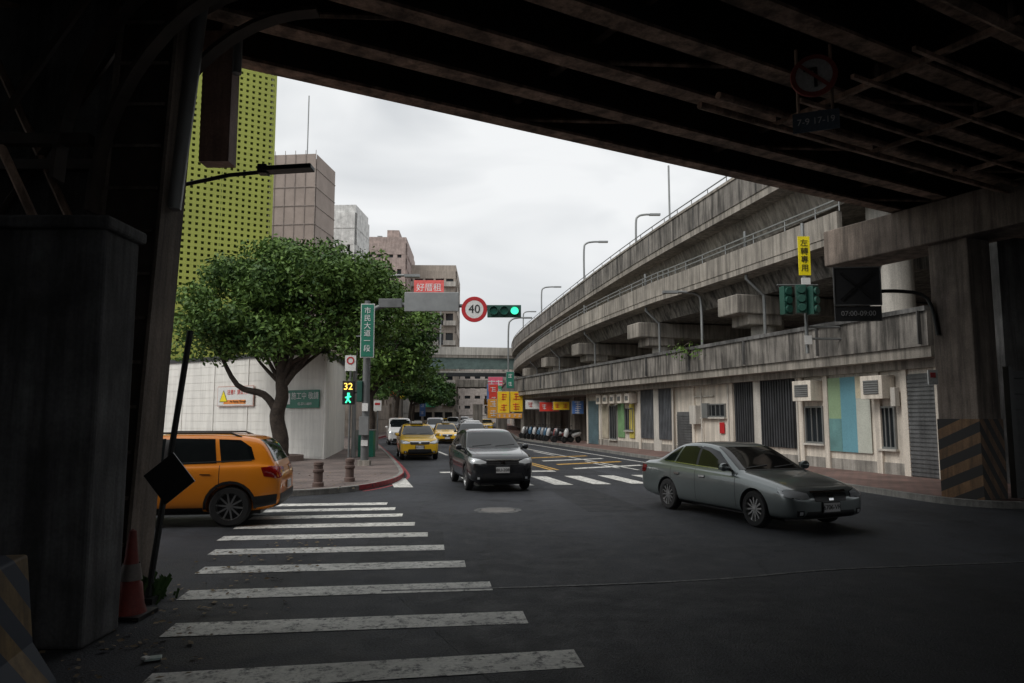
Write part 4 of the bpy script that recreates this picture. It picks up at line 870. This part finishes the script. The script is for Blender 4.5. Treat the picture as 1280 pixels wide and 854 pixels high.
    wm=K['st'][6][4]; mz=K['side'][0][0][1]+.06; mx_=K['side'][0][0][0]-.06
    mm=MB()
    for sg in(-1,1):
        c=Vector((mx_,sg*(wm+.07),mz)); 
        mm.lathe([(0.001,-.09),(.055,-.075),(.08,-.02),(.082,.05),(.065,.075),(0.001,.08)],pm,'Y',(c.x,c.y,c.z),14)
        mm.cyl((mx_+.02,sg*(wm-.07),mz-.05),(mx_,sg*(wm+.03),mz-.03),.03,mBlack,n=8)
        mm.box((c.x-.075,c.y,c.z),(.012,.13,.1),mGlass)
    mm.build('mirrors',r,smooth=50)
    wh=MB()
    for wx in K['wx']:
        for sg in(-1,1): wheel(wh,wx,sg*(wm-.115),K['wr'],sg,rim,spokes)
    wh.build('wheels',r,smooth=35)
    ub=MB(); ub.box((0,0,K['st'][5][1]+.02),(K['wx'][0]-K['wx'][1]+1.0,1.1,.12),mBlack); 
    if rails:
        for sg in(-1,1): ub.tube([(.15,sg*.64,K['H']-.08),(.0,sg*.64,K['H']-.01),(-1.3,sg*.64,K['H']-.01),(-1.5,sg*.64,K['H']-.09)],.018,mBlack,8)
    ub.build('underbody',r)
    g.build('windows',r,smooth=60,recalc=False); tr.build('trim',r,smooth=60,recalc=False); lp.build('lamps',r,smooth=60,recalc=False)
    if taxi:
        t=MB(); t.box((0,0,K['H']+.07),(.22,.5,.12),mSigW); t.box((0,0,K['H']+.012),(.26,.6,.03),mBlack); t.build('roof_sign',r,bevel=.02)
    return r
pSed=paint('paint_greygreen',(.17,.195,.195),.5,.28); pBlk=paint('paint_black',(.018,.019,.022),.3,.25); pOrg=paint('paint_orange',(.80,.25,.012),.0,.3); pYel=paint('paint_yellow',(.88,.52,.015),0,.35); pWht=paint('paint_white',(.7,.7,.7),0,.35); pSil=paint('paint_silver',(.4,.41,.42),.5,.3); pGry=paint('paint_grey',(.08,.085,.09),.4,.3)
def hd(dx,dy): return math.degrees(math.atan2(dy,dx))
car('sedan_car','sedan',4.65,14.95,hd(.37,-.93),pSed,spokes=12,plate='6706-VR')
car('suv_car','suv',-.72,21.3,hd(.22,-.975),pBlk,spokes=5,clad=True,plate='BBU-2087')
car('suv_taxi','suvb',-6.6,13.9,hd(-.985,-.15),pOrg,rim=mAlloy,spokes=10,clad=True,rails=True)
car('taxi_car','suv',-4.6,35.0,hd(.2,-.98),pYel,taxi=True,detail=True,spokes=5)
car('van','van',-8.1,52,hd(.2,-.98),pWht,detail=False)
car('taxi_car','sedan',-5.0,54.5,hd(.15,-.98),pYel,taxi=True,detail=False)
car('van','van',-7.0,66,hd(.1,-.98),pSil,detail=False)
rn=random.Random(2)
for x,y,k,p,h_ in((-3.4,62,'suv',pWht,-1),(-4.0,74,'sedan',pGry,-1),(-8.5,82,'suv',pBlk,-1),(-5.2,86,'suv',pWht,-1),(-8.0,98,'van',pWht,-1),(-5,100,'sedan',pSil,-1),(-10.5,112,'suv',pYel,-1),(-6.5,116,'suv',pWht,-1),(-8.5,130,'van',pWht,-1),(-2.4,43,'suv',pBlk,-1),(-3.3,92,'suv',pYel,-1),(-10,90,'sedan',pYel,-1)):
    car('car',k,x,y,hd(.06,h_),p,detail=False)

mScT=[M('scooter_paint',c,.35,coat=.5,var=.05) for c in((.5,.5,.5),(.03,.03,.035),(.18,.03,.03),(.05,.12,.2),(.25,.25,.26))]
def scooter(x,y,ang,m):
    r=root('scooter',(x,y,.13),math.radians(ang)); b=MB()
    for wx in(.62,-.6): b.lathe([(.12,-.05),(.22,-.05),(.25,0),(.22,.05),(.12,.05)],mRubber,'Y',(wx,0,.25),18); b.lathe([(0,-.02),(.13,-.02),(.13,.02),(0,.02)],mAlloyD,'Y',(wx,0,.25),12)
    b.build('wheels',r,smooth=40); b=MB()
    b.tube(smooth_path([(.5,0,.42),(.42,0,.75),(.34,0,.98)],3),[.12,.15,.17,.17,.15,.12,.08],m,10); b.tube([(.62,0,.25),(.5,0,.5),(.36,0,1.0)],.03,mAlloyD)
    b.box((.1,0,.3),(.55,.28,.08),mBlack); b.tube([(-.12,0,.5),(-.35,0,.58),(-.65,0,.62),(-.85,0,.7)],[.13,.17,.15,.05],m,10); b.build('bodywork',r,smooth=50)
    b=MB(); b.tube([(-.05,0,.78),(-.35,0,.80),(-.75,0,.86)],[.1,.12,.07],mBlack,8); b.tube([(.3,-.32,1.0),(.36,0,1.02),(.3,.32,1.0)],.018,mBlack); b.box((.46,0,.93),(.05,.16,.1),mLampC)
    for sg in(-1,1): b.cyl((.3,sg*.24,1.0),(.25,sg*.3,1.18),.008,mBlack,n=5); b.box((.25,sg*.32,1.2),(.02,.1,.07),mBlack)
    b.build('seat_and_bars',r,smooth=50)
for i in range(11):
    x=4.3-.245*(i*1.05); y=50+i*1.05
    scooter(x-.35+rn.uniform(-.15,.15),y,200+rn.uniform(-15,15),rn.choice(mScT))

# ------------------------------------------------------------ world, sun, camera
w=bpy.data.worlds.new('World'); S.world=w; w.use_nodes=True; nt=w.node_tree; L=nt.links.new; bg=nt.nodes['Background']; bg.inputs['Strength'].default_value=.122
sk=_n(nt,'ShaderNodeTexSky',sky_type='NISHITA'); sk.sun_disc=False; sk.sun_elevation=math.radians(48); sk.sun_rotation=math.radians(-125); sk.air_density=1.2; sk.dust_density=4
hs=_n(nt,'ShaderNodeHueSaturation'); hs.inputs['Saturation'].default_value=.12; L(sk.outputs[0],hs.inputs['Color'])
tc=_n(nt,'ShaderNodeTexCoord'); mp=_n(nt,'ShaderNodeMapping'); mp.inputs['Scale'].default_value=(1,1,2.2); L(tc.outputs['Generated'],mp.inputs[0])
n=_n(nt,'ShaderNodeTexNoise'); n.inputs['Scale'].default_value=2.6; n.inputs['Detail'].default_value=4; n.inputs['Roughness'].default_value=.5; n.inputs['Distortion'].default_value=.5; L(mp.outputs[0],n.inputs['Vector'])
cr=_n(nt,'ShaderNodeValToRGB'); cr.color_ramp.elements[0].position=.34; cr.color_ramp.elements[0].color=(5.5,5.75,6.0,1); cr.color_ramp.elements[1].position=.60; cr.color_ramp.elements[1].color=(8.1,8.25,8.35,1)
L(n.outputs['Fac'],cr.inputs[0])
mx=_n(nt,'ShaderNodeMix',data_type='RGBA'); mx.inputs['Factor'].default_value=.85; L(hs.outputs[0],mx.inputs['A']); L(cr.outputs[0],mx.inputs['B']); L(mx.outputs['Result'],bg.inputs['Color'])
sl=bpy.data.lights.new('sun','SUN'); sl.energy=1.5; sl.angle=math.radians(25); sl.color=(1,.96,.90); so=bpy.data.objects.new('sun',sl); COL.objects.link(so)
az=math.radians(-125); el=math.radians(48); dirv=Vector((math.sin(az)*math.cos(el),math.cos(az)*math.cos(el),math.sin(el)))
so.rotation_euler=dirv.to_track_quat('Z','Y').to_euler()
cam=bpy.data.cameras.new('camera'); co=bpy.data.objects.new('camera',cam); COL.objects.link(co); co.location=(0,0,2.0); co.rotation_euler=(math.radians(90+5.9),0,0)
cam.sensor_width=36; cam.lens=25.3; cam.clip_end=3000; cam.clip_start=.05; S.camera=co
S.view_settings.view_transform='Standard'; S.view_settings.look='None'; S.view_settings.exposure=0
